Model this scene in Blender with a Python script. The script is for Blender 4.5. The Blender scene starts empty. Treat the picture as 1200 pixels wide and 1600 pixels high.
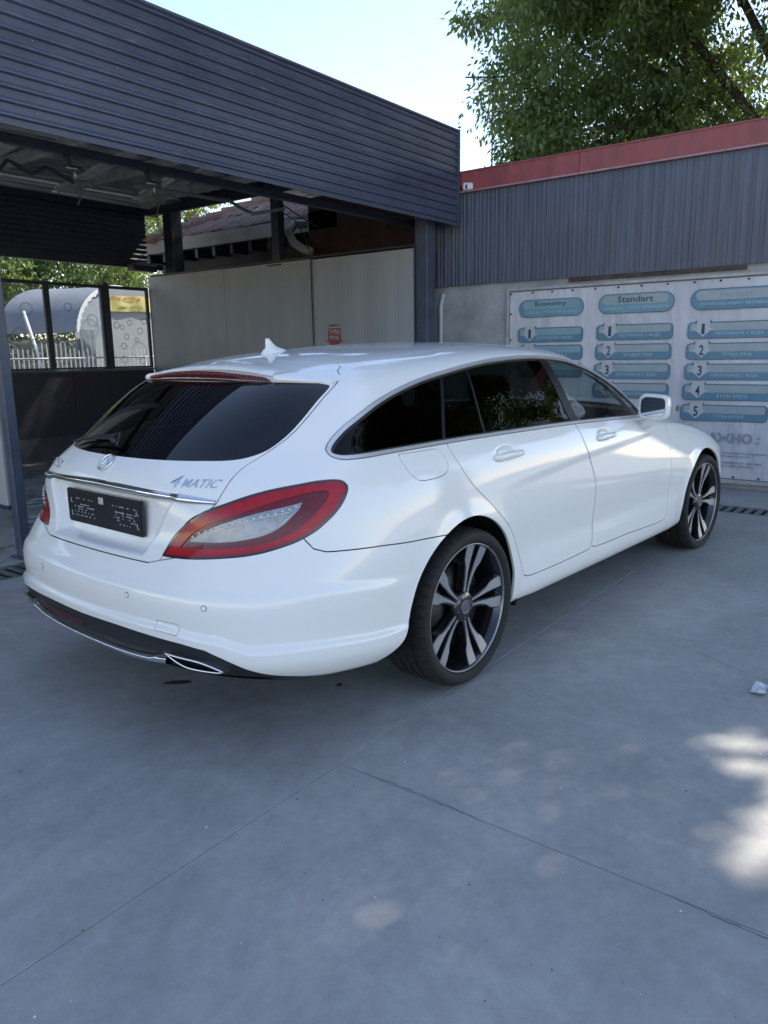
import bpy, bmesh, math, random
import numpy as np
from mathutils import Vector, Matrix
random.seed(7); np.random.seed(7)
SC=bpy.context.scene
COL=SC.collection
# ---------------------------------------------------------------- camera, sky, sun, exposure
CARYAW=math.radians(3.146)
cam_d=bpy.data.cameras.new('camera'); cam=bpy.data.objects.new('camera',cam_d); COL.objects.link(cam)
SC.camera=cam
yaw=math.radians(40.51677-3.14625); pit=math.radians(11.65264); rol=math.radians(-0.88849)
Fv=Vector((math.cos(pit)*math.cos(yaw),math.cos(pit)*math.sin(yaw),-math.sin(pit)))
Rv=Vector((math.sin(yaw),-math.cos(yaw),0)); Uv=Rv.cross(Fv)
R2=math.cos(rol)*Rv+math.sin(rol)*Uv; U2=-math.sin(rol)*Rv+math.cos(rol)*Uv
Mc=Matrix((R2,U2,-Fv)).transposed().to_4x4(); Mc.translation=Vector((-2.6922,-2.4965,1.3787))
cam.matrix_world=Mc
cam_d.sensor_fit='VERTICAL'; cam_d.sensor_height=36; cam_d.lens=27.003; cam_d.clip_start=.05; cam_d.clip_end=900
SUN_AZ=-24.0      # degrees from +X towards +Y
SUN_EL=47.0
W=bpy.data.worlds.new('World'); SC.world=W; W.use_nodes=True
nt=W.node_tree; bg=nt.nodes['Background']
sky=nt.nodes.new('ShaderNodeTexSky'); sky.sky_type='NISHITA'; sky.sun_disc=False
sky.sun_elevation=math.radians(SUN_EL); sky.sun_rotation=math.radians(90-SUN_AZ)
sky.air_density=1.0; sky.dust_density=.25; sky.ozone_density=2.0; sky.altitude=100
wbm=nt.nodes.new('ShaderNodeMix'); wbm.data_type='RGBA'; wbm.blend_type='MULTIPLY'; wbm.inputs[0].default_value=1; wbm.inputs[7].default_value=(1.10,.958,.875,1)   # white balance set for open shade
nt.links.new(sky.outputs[0],wbm.inputs[6]); nt.links.new(wbm.outputs[2],bg.inputs['Color']); bg.inputs['Strength'].default_value=.10
sl=bpy.data.lights.new('sun','SUN'); so=bpy.data.objects.new('sun',sl); COL.objects.link(so)
sl.energy=2.7; sl.angle=math.radians(.5); sl.color=(1,.91,.78)
sd=Vector((math.cos(math.radians(SUN_EL))*math.cos(math.radians(SUN_AZ)),math.cos(math.radians(SUN_EL))*math.sin(math.radians(SUN_AZ)),math.sin(math.radians(SUN_EL))))
so.rotation_euler=sd.to_track_quat('Z','Y').to_euler(); so.location=(0,0,30)
SC.render.engine='CYCLES'
SC.view_settings.view_transform='Standard'; SC.view_settings.look='None'
SC.view_settings.exposure=2.0; SC.view_settings.gamma=1.0; SC.view_settings.use_curve_mapping=False
SC.render.resolution_x=768; SC.render.resolution_y=1024
SC.cycles.max_bounces=10; SC.cycles.transparent_max_bounces=24
try: SC.cycles.use_denoising=True
except Exception: pass

# ---------------------------------------------------------------- helpers
def nmat(name): 
    m=bpy.data.materials.new(name); m.use_nodes=True; return m
def pbr(name,col,rough=.5,metal=0,coat=0,spec=.5,noise=0,nscale=8,bump=0,bscale=40,col2=None,trans=None,rvar=0,stretch=(1,1,1),coatr=.03,detail=6):
    """Principled material with procedural mottling, roughness variation and fine relief"""
    m=nmat(name); n=m.node_tree.nodes; l=m.node_tree.links; b=n['Principled BSDF']
    c=tuple(col)+(1,)
    b.inputs['Base Color'].default_value=c; b.inputs['Roughness'].default_value=rough; b.inputs['Metallic'].default_value=metal
    b.inputs['Coat Weight'].default_value=coat; b.inputs['Coat Roughness'].default_value=coatr
    b.inputs['Specular IOR Level'].default_value=spec
    tc=n.new('ShaderNodeTexCoord'); mp=n.new('ShaderNodeMapping'); mp.inputs['Scale'].default_value=stretch
    l.new(tc.outputs['Object'],mp.inputs[0])
    if noise or col2:
        t=n.new('ShaderNodeTexNoise'); t.inputs['Scale'].default_value=nscale; t.inputs['Detail'].default_value=detail; t.inputs['Roughness'].default_value=.65
        l.new(mp.outputs[0],t.inputs['Vector'])
        r=n.new('ShaderNodeValToRGB'); r.color_ramp.elements[0].position=.35; r.color_ramp.elements[1].position=.68
        k=noise
        c2=tuple(col2) if col2 else tuple(x*(1-k) for x in col)
        r.color_ramp.elements[0].color=c2+(1,); r.color_ramp.elements[1].color=tuple(min(1,x*(1+k*.4)) for x in col)+(1,)
        l.new(t.outputs['Fac'],r.inputs[0]); l.new(r.outputs[0],b.inputs['Base Color'])
        if rvar:
            mr=n.new('ShaderNodeMapRange'); mr.inputs[1].default_value=.3; mr.inputs[2].default_value=.7; mr.inputs[3].default_value=rough-rvar; mr.inputs[4].default_value=rough+rvar
            l.new(t.outputs['Fac'],mr.inputs[0]); l.new(mr.outputs[0],b.inputs['Roughness'])
    if bump:
        t2=n.new('ShaderNodeTexNoise'); t2.inputs['Scale'].default_value=bscale; t2.inputs['Detail'].default_value=4
        l.new(mp.outputs[0],t2.inputs['Vector'])
        bn=n.new('ShaderNodeBump'); bn.inputs['Strength'].default_value=bump; bn.inputs['Distance'].default_value=.01 if bscale>4 else .06
        l.new(t2.outputs['Fac'],bn.inputs['Height']); l.new(bn.outputs[0],b.inputs['Normal'])
    return m
def glass(name,tint,refl=1.0,rough=0.0,haze=0,hazecol=(.6,.65,.7),ior=1.5):
    m=nmat(name); n=m.node_tree.nodes; l=m.node_tree.links; n.remove(n['Principled BSDF']); out=n['Material Output']
    t=n.new('ShaderNodeBsdfTransparent'); t.inputs[0].default_value=tuple(tint)+(1,)
    g=n.new('ShaderNodeBsdfGlossy'); g.inputs['Roughness'].default_value=rough; g.inputs[0].default_value=(refl,refl,refl,1)
    f=n.new('ShaderNodeFresnel'); gg=n.new('ShaderNodeNewGeometry'); mm_=n.new('ShaderNodeMapRange'); mm_.inputs[3].default_value=ior; mm_.inputs[4].default_value=1/ior
    l.new(gg.outputs['Backfacing'],mm_.inputs[0]); l.new(mm_.outputs[0],f.inputs[0])
    mx=n.new('ShaderNodeMixShader'); l.new(f.outputs[0],mx.inputs[0])
    src=t
    if haze:
        d=n.new('ShaderNodeBsdfDiffuse'); d.inputs[0].default_value=tuple(hazecol)+(1,)
        nz=n.new('ShaderNodeTexNoise'); nz.inputs['Scale'].default_value=5; nz.inputs['Detail'].default_value=5
        tcc=n.new('ShaderNodeTexCoord'); l.new(tcc.outputs['Object'],nz.inputs['Vector'])
        mr=n.new('ShaderNodeMapRange'); mr.inputs[3].default_value=haze*.5; mr.inputs[4].default_value=haze*1.6; l.new(nz.outputs['Fac'],mr.inputs[0])
        m2=n.new('ShaderNodeMixShader'); l.new(mr.outputs[0],m2.inputs[0]); l.new(t.outputs[0],m2.inputs[1]); l.new(d.outputs[0],m2.inputs[2]); src=m2
    l.new(src.outputs[0],mx.inputs[1]); l.new(g.outputs[0],mx.inputs[2]); l.new(mx.outputs[0],out.inputs[0])
    return m
def empty(name,label,cat,loc=(0,0,0),rz=0,group=None):
    o=bpy.data.objects.new(name,None); COL.objects.link(o); o.location=loc; o.rotation_euler=(0,0,rz); o.empty_display_size=.2
    o['label']=label; o['category']=cat
    if group: o['group']=group
    return o
def tag(o,label,cat,group=None):
    o['label']=label; o['category']=cat
    if group: o['group']=group
    return o
def link(name,me,mats,parent=None,smooth=False,kind=None,label=None):
    for m in (mats if isinstance(mats,(list,tuple)) else [mats]): me.materials.append(m)
    o=bpy.data.objects.new(name,me); COL.objects.link(o)
    if parent: o.parent=parent
    if kind: o['kind']=kind
    if label: o['label']=label
    if smooth: me.polygons.foreach_set('use_smooth',[True]*len(me.polygons))
    return o
def dup(o,parent,loc=None,rot=None,name=None):
    c=o.copy(); COL.objects.link(c); c.parent=parent
    if loc is not None: c.location=loc
    if rot is not None: c.rotation_euler=rot
    return c
class MB:
    def __init__(s): s.v=[]; s.f=[]; s.mi=[]; s.sm=[]
    def add(s,vs,fs,mi=0,sm=False):
        o=len(s.v); s.v+= [tuple(v) for v in vs]; s.f+=[tuple(i+o for i in f) for f in fs]; s.mi+=[mi]*len(fs); s.sm+=[sm]*len(fs); return s
    def box(s,x0,x1,y0,y1,z0,z1,mi=0,M=None,bev=0):
        if bev:
            b=bev; c=[]
            # chamfered box: 24 verts
            vs=[];idx={}
            for ix,x in enumerate((x0,x1)):
                for iy,y in enumerate((y0,y1)):
                    for iz,z in enumerate((z0,z1)):
                        sx=b*(1-2*ix);sy=b*(1-2*iy);sz=b*(1-2*iz)
                        idx[ix,iy,iz]=(len(vs),len(vs)+1,len(vs)+2)
                        vs+=[(x,y+sy,z+sz),(x+sx,y,z+sz),(x+sx,y+sy,z)]
            fs=[]
            def I(a,b_,c_,k): return idx[a,b_,c_][k]
            fs+=[(I(0,0,0,0),I(0,0,1,0),I(0,1,1,0),I(0,1,0,0)),(I(1,0,0,0),I(1,1,0,0),I(1,1,1,0),I(1,0,1,0))]
            fs+=[(I(0,0,0,1),I(1,0,0,1),I(1,0,1,1),I(0,0,1,1)),(I(0,1,0,1),I(0,1,1,1),I(1,1,1,1),I(1,1,0,1))]
            fs+=[(I(0,0,0,2),I(0,1,0,2),I(1,1,0,2),I(1,0,0,2)),(I(0,0,1,2),I(1,0,1,2),I(1,1,1,2),I(0,1,1,2))]
            for a in (0,1):
                for c_ in (0,1):
                    fs.append((I(a,0,c_,0),I(a,0,c_,2),I(a,1,c_,2),I(a,1,c_,0)))
                    fs.append((I(0,a,c_,1),I(0,a,c_,2),I(1,a,c_,2),I(1,a,c_,1)))
                    fs.append((I(a,c_,0,0),I(a,c_,0,1),I(a,c_,1,1),I(a,c_,1,0)))
            for k in idx.values(): fs.append(k)
        else:
            vs=[(x,y,z) for x in (x0,x1) for y in (y0,y1) for z in (z0,z1)]
            fs=[(0,1,3,2),(4,6,7,5),(0,4,5,1),(2,3,7,6),(0,2,6,4),(1,5,7,3)]
        if M is not None: vs=[tuple(M@Vector(v)) for v in vs]
        return s.add(vs,fs,mi)
    def tube(s,pts,r,n=10,mi=0,cap=True,sm=True):
        pts=[Vector(p) for p in pts]; rs=r if isinstance(r,(list,tuple)) else [r]*len(pts)
        vs=[]; up=None
        for i,p in enumerate(pts):
            d=(pts[min(i+1,len(pts)-1)]-pts[max(i-1,0)]).normalized()
            if up is None: up=Vector((0,0,1)) if abs(d.z)<.9 else Vector((1,0,0))
            a=d.cross(up).normalized(); up=a.cross(d).normalized()
            for k in range(n):
                t=2*math.pi*k/n; vs.append(p+rs[i]*(math.cos(t)*a+math.sin(t)*up))
        fs=[]
        for i in range(len(pts)-1):
            for k in range(n): fs.append((i*n+k,i*n+(k+1)%n,(i+1)*n+(k+1)%n,(i+1)*n+k))
        if cap: fs+= [tuple(reversed(range(n))),tuple(range((len(pts)-1)*n,len(pts)*n))]
        return s.add(vs,fs,mi,sm)
    def extr(s,poly,z0,z1,mi=0,M=None,side=None):
        """prism of a 2-D polygon (CCW) between z0 and z1"""
        n=len(poly); vs=[(x,y,z0) for x,y in poly]+[(x,y,z1) for x,y in poly]
        if M is not None: vs=[tuple(M@Vector(v)) for v in vs]
        s.add(vs,[tuple(reversed(range(n))),tuple(range(n,2*n))],mi)
        s.add(vs,[(i,(i+1)%n,n+(i+1)%n,n+i) for i in range(n)],mi if side is None else side); return s
    def lathe(s,prof,n=64,mi=0,axis='y',close=False):
        vs=[]; m=len(prof)
        for k in range(n):
            t=2*math.pi*k/n
            for r,h in prof: vs.append((r*math.cos(t),h,r*math.sin(t)))
        fs=[]
        for k in range(n):
            for i in range(m-1 if not close else m):
                a=k*m+i;b=k*m+(i+1)%m;c=((k+1)%n)*m+(i+1)%m;d=((k+1)%n)*m+i; fs.append((a,b,c,d))
        return s.add(vs,fs,mi,True)
    def build(s,name,mats,parent=None,kind=None,label=None,weld=False):
        me=bpy.data.meshes.new(name); me.from_pydata(s.v,[],s.f)
        if weld:
            bm=bmesh.new(); bm.from_mesh(me); bmesh.ops.recalc_face_normals(bm,faces=bm.faces); bm.to_mesh(me); bm.free()
        o=link(name,me,mats,parent,kind=kind,label=label)
        me.polygons.foreach_set('material_index',s.mi); me.polygons.foreach_set('use_smooth',s.sm); me.update()
        return o
def text_obj(txt,name,mat,M,width=None,height=None,parent=None,depth=.0008,align='LEFT',bold=0,shear=0):
    cu=bpy.data.curves.new('lettering','FONT'); cu.body=txt; cu.size=1; cu.extrude=.002; cu.offset=bold; cu.shear=shear; cu.resolution_u=2
    o=bpy.data.objects.new('tmp',cu); COL.objects.link(o)
    dg=bpy.context.evaluated_depsgraph_get(); me=bpy.data.meshes.new_from_object(o.evaluated_get(dg)); 
    bpy.data.objects.remove(o)
    co=np.empty(len(me.vertices)*3); me.vertices.foreach_get('co',co); co=co.reshape(-1,3)
    x0,x1=co[:,0].min(),co[:,0].max(); y0,y1=co[:,1].min(),co[:,1].max()
    sx=width/(x1-x0) if width else None; sy=height/(y1-y0) if height else None
    sx=sx or sy; sy=sy or sx
    co[:,0]=(co[:,0]-x0)*sx; co[:,1]=(co[:,1]-y0)*sy; co[:,2]=co[:,2]/.002*depth
    if align=='CENTER': co[:,0]-=(x1-x0)*sx/2
    me.vertices.foreach_set('co',co.ravel()); me.materials.clear()
    me.transform(M); me.update()
    return link(name,me,mat,parent)
def rrect(w,h,r,n=6):
    out=[]
    for cx,cy,a0 in ((w/2-r,-h/2+r,-90),(w/2-r,h/2-r,0),(-w/2+r,h/2-r,90),(-w/2+r,-h/2+r,180)):
        for i in range(n+1):
            a=math.radians(a0+90*i/n); out.append((cx+r*math.cos(a),cy+r*math.sin(a)))
    return out


# ---- car body surface: half body (outward = +w), columns run rear centre -> side -> front centre,
# rings run from the underside up to the roof centreline
NC=21
def ring(keys):
    idx=sorted(keys); P=np.array([keys[i] for i in idx],float); t=np.array(idx,float)
    out=np.zeros((NC,3)); q=np.arange(NC)
    for k in range(3):
        y=P[:,k]; h=np.diff(t); d=np.diff(y)/h
        m=np.zeros(len(y)); m[0]=d[0]; m[-1]=d[-1]
        for i in range(1,len(y)-1):
            if d[i-1]*d[i]<=0: m[i]=0
            else:
                w1=2*h[i]+h[i-1]; w2=h[i]+2*h[i-1]; m[i]=(w1+w2)/(w1/d[i-1]+w2/d[i])
        for qq in q:
            i=min(max(np.searchsorted(t,qq,side='right')-1,0),len(t)-2)
            s=(qq-t[i])/h[i]
            out[qq,k]=(2*s**3-3*s**2+1)*y[i]+(s**3-2*s**2+s)*h[i]*m[i]+(-2*s**3+3*s**2)*y[i+1]+(s**3-s**2)*h[i]*m[i+1]
    return out
RINGS=[
 # 0 underside tuck
 {0:(-1.020,0.000,0.280),2:(-0.990,0.500,0.280),3:(-0.930,0.640,0.280),4:(-0.840,0.740,0.260),5:(-0.680,0.800,0.245),6:(-0.450,0.830,0.220),12:(2.000,0.830,0.200),14:(2.900,0.820,0.200),15:(3.250,0.800,0.200),16:(3.480,0.700,0.200),17:(3.580,0.520,0.200),20:(3.660,0.000,0.200)},
 # 1 lower edge
 {0:(-1.130,0.000,0.315),1:(-1.125,0.270,0.315),2:(-1.090,0.530,0.315),3:(-1.020,0.700,0.315),4:(-0.900,0.810,0.304),5:(-0.700,0.875,0.284),6:(-0.450,0.900,0.270),9:(0.750,0.905,0.262),12:(2.000,0.905,0.255),14:(2.900,0.895,0.250),15:(3.280,0.860,0.240),16:(3.540,0.740,0.240),17:(3.660,0.550,0.240),20:(3.740,0.000,0.240)},
 # 2 sill top / bumper lip
 {0:(-1.185,0,.385),1:(-1.175,.28,.385),2:(-1.14,.55,.38),3:(-1.06,.735,.375),4:(-.935,.845,.365),5:(-.72,.905,.35),6:(-.45,.925,.345),9:(.75,.922,.345),12:(2.0,.922,.335),14:(2.9,.915,.34),15:(3.30,.88,.36),16:(3.60,.75,.38),17:(3.73,.56,.40),20:(3.80,0,.40)},
 # 3 lower door / bumper face
 {0:(-1.200,0.000,0.500),1:(-1.187,0.278,0.500),2:(-1.146,0.553,0.500),3:(-1.055,0.733,0.500),4:(-0.930,0.843,0.500),5:(-0.723,0.909,0.500),6:(-0.450,0.930,0.500),9:(0.750,0.908,0.500),12:(2.000,0.912,0.490),13:(2.500,0.930,0.490),14:(2.900,0.935,0.490),15:(3.300,0.900,0.490),16:(3.620,0.760,0.500),17:(3.750,0.570,0.510),20:(3.820,0.000,0.520)},
 # 4 widest line
 {0:(-1.200,0.000,0.615),1:(-1.186,0.276,0.615),2:(-1.138,0.548,0.620),3:(-1.045,0.725,0.625),4:(-0.920,0.830,0.630),5:(-0.730,0.902,0.635),6:(-0.450,0.938,0.640),9:(0.750,0.930,0.650),12:(2.000,0.930,0.650),13:(2.500,0.935,0.650),14:(2.900,0.935,0.650),15:(3.280,0.900,0.640),16:(3.580,0.760,0.630),17:(3.730,0.570,0.620),20:(3.810,0.000,0.620)},
 # 5 upper bumper / tailgate lower
 {0:(-1.120,0.000,0.730),1:(-1.109,0.273,0.730),2:(-1.067,0.519,0.735),3:(-0.979,0.685,0.745),4:(-0.867,0.790,0.750),5:(-0.715,0.875,0.760),6:(-0.450,0.925,0.770),9:(0.750,0.928,0.800),12:(2.000,0.918,0.775),13:(2.500,0.915,0.760),14:(2.900,0.905,0.745),15:(3.240,0.865,0.725),16:(3.500,0.740,0.710),17:(3.660,0.560,0.690),20:(3.760,0.000,0.700)},
 # 6 shoulder
 {0:(-1.100,0.000,0.850),1:(-1.092,0.276,0.850),2:(-1.056,0.508,0.855),3:(-0.970,0.670,0.860),4:(-0.855,0.770,0.865),5:(-0.713,0.852,0.870),6:(-0.450,0.905,0.880),9:(0.750,0.915,0.910),12:(2.000,0.895,0.875),13:(2.450,0.885,0.850),14:(2.850,0.865,0.825),15:(3.150,0.810,0.800),16:(3.380,0.700,0.785),17:(3.530,0.530,0.775),20:(3.640,0.000,0.790)},
 # 7 upper shoulder / deck edge
 {0:(-1.090,0.000,0.955),1:(-1.074,0.264,0.955),2:(-1.022,0.472,0.955),3:(-0.925,0.620,0.960),4:(-0.810,0.715,0.960),5:(-0.685,0.807,0.965),6:(-0.450,0.868,0.970),9:(0.750,0.892,0.985),11:(1.650,0.878,0.965),12:(2.030,0.865,0.942),13:(2.400,0.840,0.918),14:(2.720,0.790,0.895),15:(2.950,0.700,0.880),16:(3.100,0.580,0.875),17:(3.200,0.440,0.875),20:(3.280,0.000,0.885)},
 # 8 belt / cowl / rear glass base
 {0:(-1.000,0.000,1.040),1:(-0.979,0.264,1.040),2:(-0.922,0.442,1.038),3:(-0.840,0.570,1.036),4:(-0.739,0.670,1.036),5:(-0.625,0.760,1.038),6:(-0.420,0.820,1.040),9:(0.750,0.850,1.048),11:(1.620,0.835,1.022),12:(2.000,0.800,0.995),13:(2.160,0.750,0.985),14:(2.270,0.670,0.985),15:(2.340,0.580,0.990),16:(2.400,0.470,0.995),17:(2.440,0.350,1.000),20:(2.500,0.000,1.010)},
 # 9 mid glass
 {0:(-0.815,0.000,1.170),1:(-0.803,0.248,1.168),2:(-0.764,0.434,1.163),3:(-0.700,0.550,1.160),4:(-0.619,0.630,1.160),5:(-0.515,0.695,1.163),6:(-0.330,0.740,1.180),9:(0.780,0.775,1.200),11:(1.465,0.755,1.190),12:(1.760,0.725,1.185),13:(1.870,0.670,1.185),14:(1.950,0.590,1.190),15:(2.010,0.510,1.195),16:(2.050,0.420,1.200),17:(2.080,0.320,1.200),20:(2.130,0.000,1.210)},
 # 10 cantrail / roof rear edge
 {0:(-0.605,0.000,1.295),1:(-0.600,0.240,1.293),2:(-0.580,0.420,1.285),3:(-0.535,0.535,1.272),4:(-0.455,0.605,1.262),5:(-0.370,0.645,1.266),6:(-0.200,0.668,1.290),7:(0.080,0.678,1.318),9:(0.800,0.682,1.352),10:(1.120,0.672,1.343),11:(1.290,0.655,1.336),12:(1.420,0.630,1.330),13:(1.480,0.580,1.334),14:(1.530,0.510,1.345),15:(1.570,0.440,1.354),16:(1.600,0.360,1.362),17:(1.620,0.270,1.368),20:(1.650,0.000,1.377)},
 # 11 roof side
 {0:(-0.450,0.000,1.348),1:(-0.445,0.210,1.345),2:(-0.430,0.370,1.336),3:(-0.385,0.470,1.326),4:(-0.325,0.520,1.326),5:(-0.260,0.550,1.334),6:(-0.100,0.560,1.350),7:(0.140,0.565,1.368),9:(0.800,0.568,1.398),10:(1.060,0.560,1.393),11:(1.190,0.540,1.390),12:(1.280,0.510,1.390),14:(1.380,0.400,1.398),16:(1.430,0.280,1.404),20:(1.480,0.000,1.412)},
 # 12 roof mid
 {0:(-0.220,0,1.392),2:(-0.200,.24,1.387),4:(-0.129,.33,1.384),6:(0.050,.34,1.396),9:(0.780,.34,1.428),11:(1.000,.32,1.426),14:(1.140,.22,1.423),20:(1.220,0,1.426)},
 # 13 roof centre
 {0:(.05,0,1.417),4:(.10,.0,1.419),6:(.2,0,1.424),9:(.70,0,1.437),12:(.86,0,1.438),20:(.95,0,1.438)},
]
NR=len(RINGS)
def bsp(n,closed_sym=None):
    pass
def basis(t,n):
    """uniform cubic B-spline rows for parameters t in [0,n-1] with reflected ends (surface meets end control points)"""
    i=np.clip(np.floor(t).astype(int),0,n-2); s=t-i
    B=np.stack([(1-s)**3,3*s**3-6*s**2+4,-3*s**3+3*s**2+3*s+1,s**3],-1)/6
    M=np.zeros((len(t),n))
    for k in range(4):
        j=i-1+k
        for r in range(len(t)):
            jj=j[r]
            if jj<0: M[r,0]+=2*B[r,k]; M[r,1]-=B[r,k]      # linear extrapolation
            elif jj>n-1: M[r,n-1]+=2*B[r,k]; M[r,n-2]-=B[r,k]
            else: M[r,jj]+=B[r,k]
    return M
def control():
    T=np.stack([ring(k) for k in RINGS])          # NR,NC,3
    Bc=basis(np.arange(NC).astype(float),NC); Br=basis(np.arange(NR).astype(float),NR)
    # symmetric ends for columns: reflect across y=0
    Cp=T.copy()
    for it in range(2):
        S=evalg(Cp,np.arange(NC).astype(float),np.arange(NR).astype(float))
        Cp=Cp+.55*(T-S)
        Cp[:,0,1]=0; Cp[:,-1,1]=0
    return Cp
def symbasis(t,n):
    i=np.clip(np.floor(t).astype(int),0,n-2); s=t-i
    B=np.stack([(1-s)**3,3*s**3-6*s**2+4,-3*s**3+3*s**2+3*s+1,s**3],-1)/6
    M=np.zeros((len(t),n)); My=np.zeros((len(t),n))
    for k in range(4):
        for r in range(len(t)):
            j=i[r]-1+k; sg=1
            if j<0: j=-j; sg=-1
            if j>n-1: j=2*(n-1)-j; sg=-1
            M[r,j]+=B[r,k]; My[r,j]+=sg*B[r,k]
    return M,My
def evalg(Cp,tc,tr):
    Mx,My=symbasis(tc,NC); Br=basis(tr,NR)
    X=np.einsum('ri,ijk->rjk',Br,Cp)
    out=np.einsum('cj,rjk->rck',Mx,X); out[...,1]=np.einsum('cj,rj->rc',My,X[...,1])
    return out
def sstep(a,b,x):
    t=np.clip((x-a)/(b-a),0,1); return t*t*(3-2*t)
def gauss(x,s): return np.exp(-.5*(x/s)**2)
RW=(0.0,.335); FW=(2.874,.335)
def displace(P,N):
    x,y,z=P[...,0],P[...,1],P[...,2]
    d=np.zeros(x.shape)
    side=sstep(.45,.8,np.abs(N[...,1]))
    # wheel-arch flares
    for cx,cz in (RW,FW):
        r=np.hypot(x-cx,z-cz)
        d+=side*.012*gauss(r-.375,.040)*sstep(.30,.42,z)
    # dropping feature line along the flank: soft step
    zl=.862+.040*(x-1.0)-.03*sstep(1.2,-.2,x)
    w=side*sstep(.15,.7,x)*sstep(3.3,2.7,x)
    d+=-w*.007*sstep(zl+.012,zl-.030,z)*sstep(zl-.34,zl-.03,z)
    for hx0,hx1,hz in ((.18,.47,.952),(1.165,1.44,.945)):
        e=np.hypot((x-(hx0*.56+hx1*.44))/.098,(z-hz)/.036); d+=-side*.015*sstep(1.0,.35,e)
    # flared lower door
    d+=side*sstep(.4,.6,x)*sstep(2.5,2.3,x)*.0065*sstep(.50,.41,z)
    # bumper crease (soft ledge) and protruding lower lip
    rear=sstep(-.32,-.55,x)
    zc=.605-.045*sstep(-.95,-.4,x)
    d+=rear*(.0095*sstep(zc+.035,zc-.012,z)*sstep(zc-.17,zc-.02,z))
    zp=.497-.02*sstep(.45,.65,y)-.035*sstep(.65,.78,y)-.05*sstep(-1.0,-.42,x)
    d+=rear*(.015*sstep(zp+.006,zp-.022,z)-.012*sstep(zp-.05,zp-.12,z))
    # number-plate recess in the tailgate
    qx=np.abs(y)-.33-.12*(z-.74)/.2; 
    dz=np.minimum(z-.700,.925-z)
    dd=np.minimum(-qx,dz)
    d+=-.036*sstep(-.004,.034,dd)*sstep(-.8,-.95,x)
    return P+N*d[...,None]
def normals(P):
    du=np.gradient(P,axis=1); dv=np.gradient(P,axis=0)
    n=np.cross(du,dv); l=np.linalg.norm(n,axis=-1,keepdims=True); n=n/np.maximum(l,1e-9)
    return n
def make_surface(nc=420,nr=260):
    Cp=control()
    tc=np.linspace(0,NC-1,nc); tr=np.linspace(0,NR-1,nr)
    P=evalg(Cp,tc,tr)
    N=normals(P)
    if N[nr//2,nc//2,1]<0: N=-N
    P=displace(P,N); N=normals(P)
    if N[nr//2,nc//2,1]<0: N=-N
    return P,N

# ================================================================= THE CAR
def spline(pts,closed=True,n=10,corner=()):
    P=np.array(pts,float); m=len(P); out=[]
    rng=range(m if closed else m-1)
    for i in rng:
        p0=P[(i-1)%m] if (closed or i>0) else 2*P[0]-P[1]
        p1=P[i]; p2=P[(i+1)%m]
        p3=P[(i+2)%m] if (closed or i+2<m) else 2*P[-1]-P[-2]
        # centripetal-ish tangents; corners get zero-curvature ends
        d=np.linalg.norm(p2-p1)
        t1=(p2-p0)/max(np.linalg.norm(p2-p1)+np.linalg.norm(p1-p0),1e-9)*d; t2=(p3-p1)/max(np.linalg.norm(p3-p2)+np.linalg.norm(p2-p1),1e-9)*d
        if i in corner: t1=p2-p1
        if (i+1)%m in corner: t2=p2-p1
        for k in range(n):
            s=k/n; out.append((2*s**3-3*s**2+1)*p1+(s**3-2*s**2+s)*t1+(-2*s**3+3*s**2)*p2+(s**3-s**2)*t2)
    if not closed: out.append(P[-1])
    return np.array(out)
def segdist(Q,poly,closed):
    A=poly if closed else poly[:-1]; B=np.roll(poly,-1,0) if closed else poly[1:]
    best=np.full(len(Q),1e9)
    for a,b in zip(A,B):
        d=b-a; L=d@d
        if L<1e-14: continue
        t=np.clip(((Q-a)@d)/L,0,1); best=np.minimum(best,np.hypot(*(Q-a-t[:,None]*d).T))
    return best
def inpoly(Q,poly):
    x,y=Q[:,0],Q[:,1]; c=np.zeros(len(Q),bool); B=np.roll(poly,-1,0)
    for (x0,y0),(x1,y1) in zip(poly,B):
        if y0==y1: continue
        k=((y0>y)!=(y1>y))&(x<(x1-x0)*(y-y0)/(y1-y0)+x0); c^=k
    return c
def sdf_closed(Q,mask,poly,margin=.08):
    out=np.full(len(Q),1.0)
    lo=poly.min(0)-margin; hi=poly.max(0)+margin
    m=mask&(Q>lo).all(1)&(Q<hi).all(1); q=Q[m]
    d=segdist(q,poly,True); d[inpoly(q,poly)]*=-1; out[m]=d
    return out
def sdf_open(Q,mask,poly,g,margin=.08):
    out=np.full(len(Q),1.0); lo=poly.min(0)-margin; hi=poly.max(0)+margin
    m=mask&(Q>lo).all(1)&(Q<hi).all(1); out[m]=segdist(Q[m],poly,False)-g
    return out
class Mesh:  # A columns: x,w,z,nx,nw,nz,s,t
    def __init__(s,A,F): s.A=A; s.F=F
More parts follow.
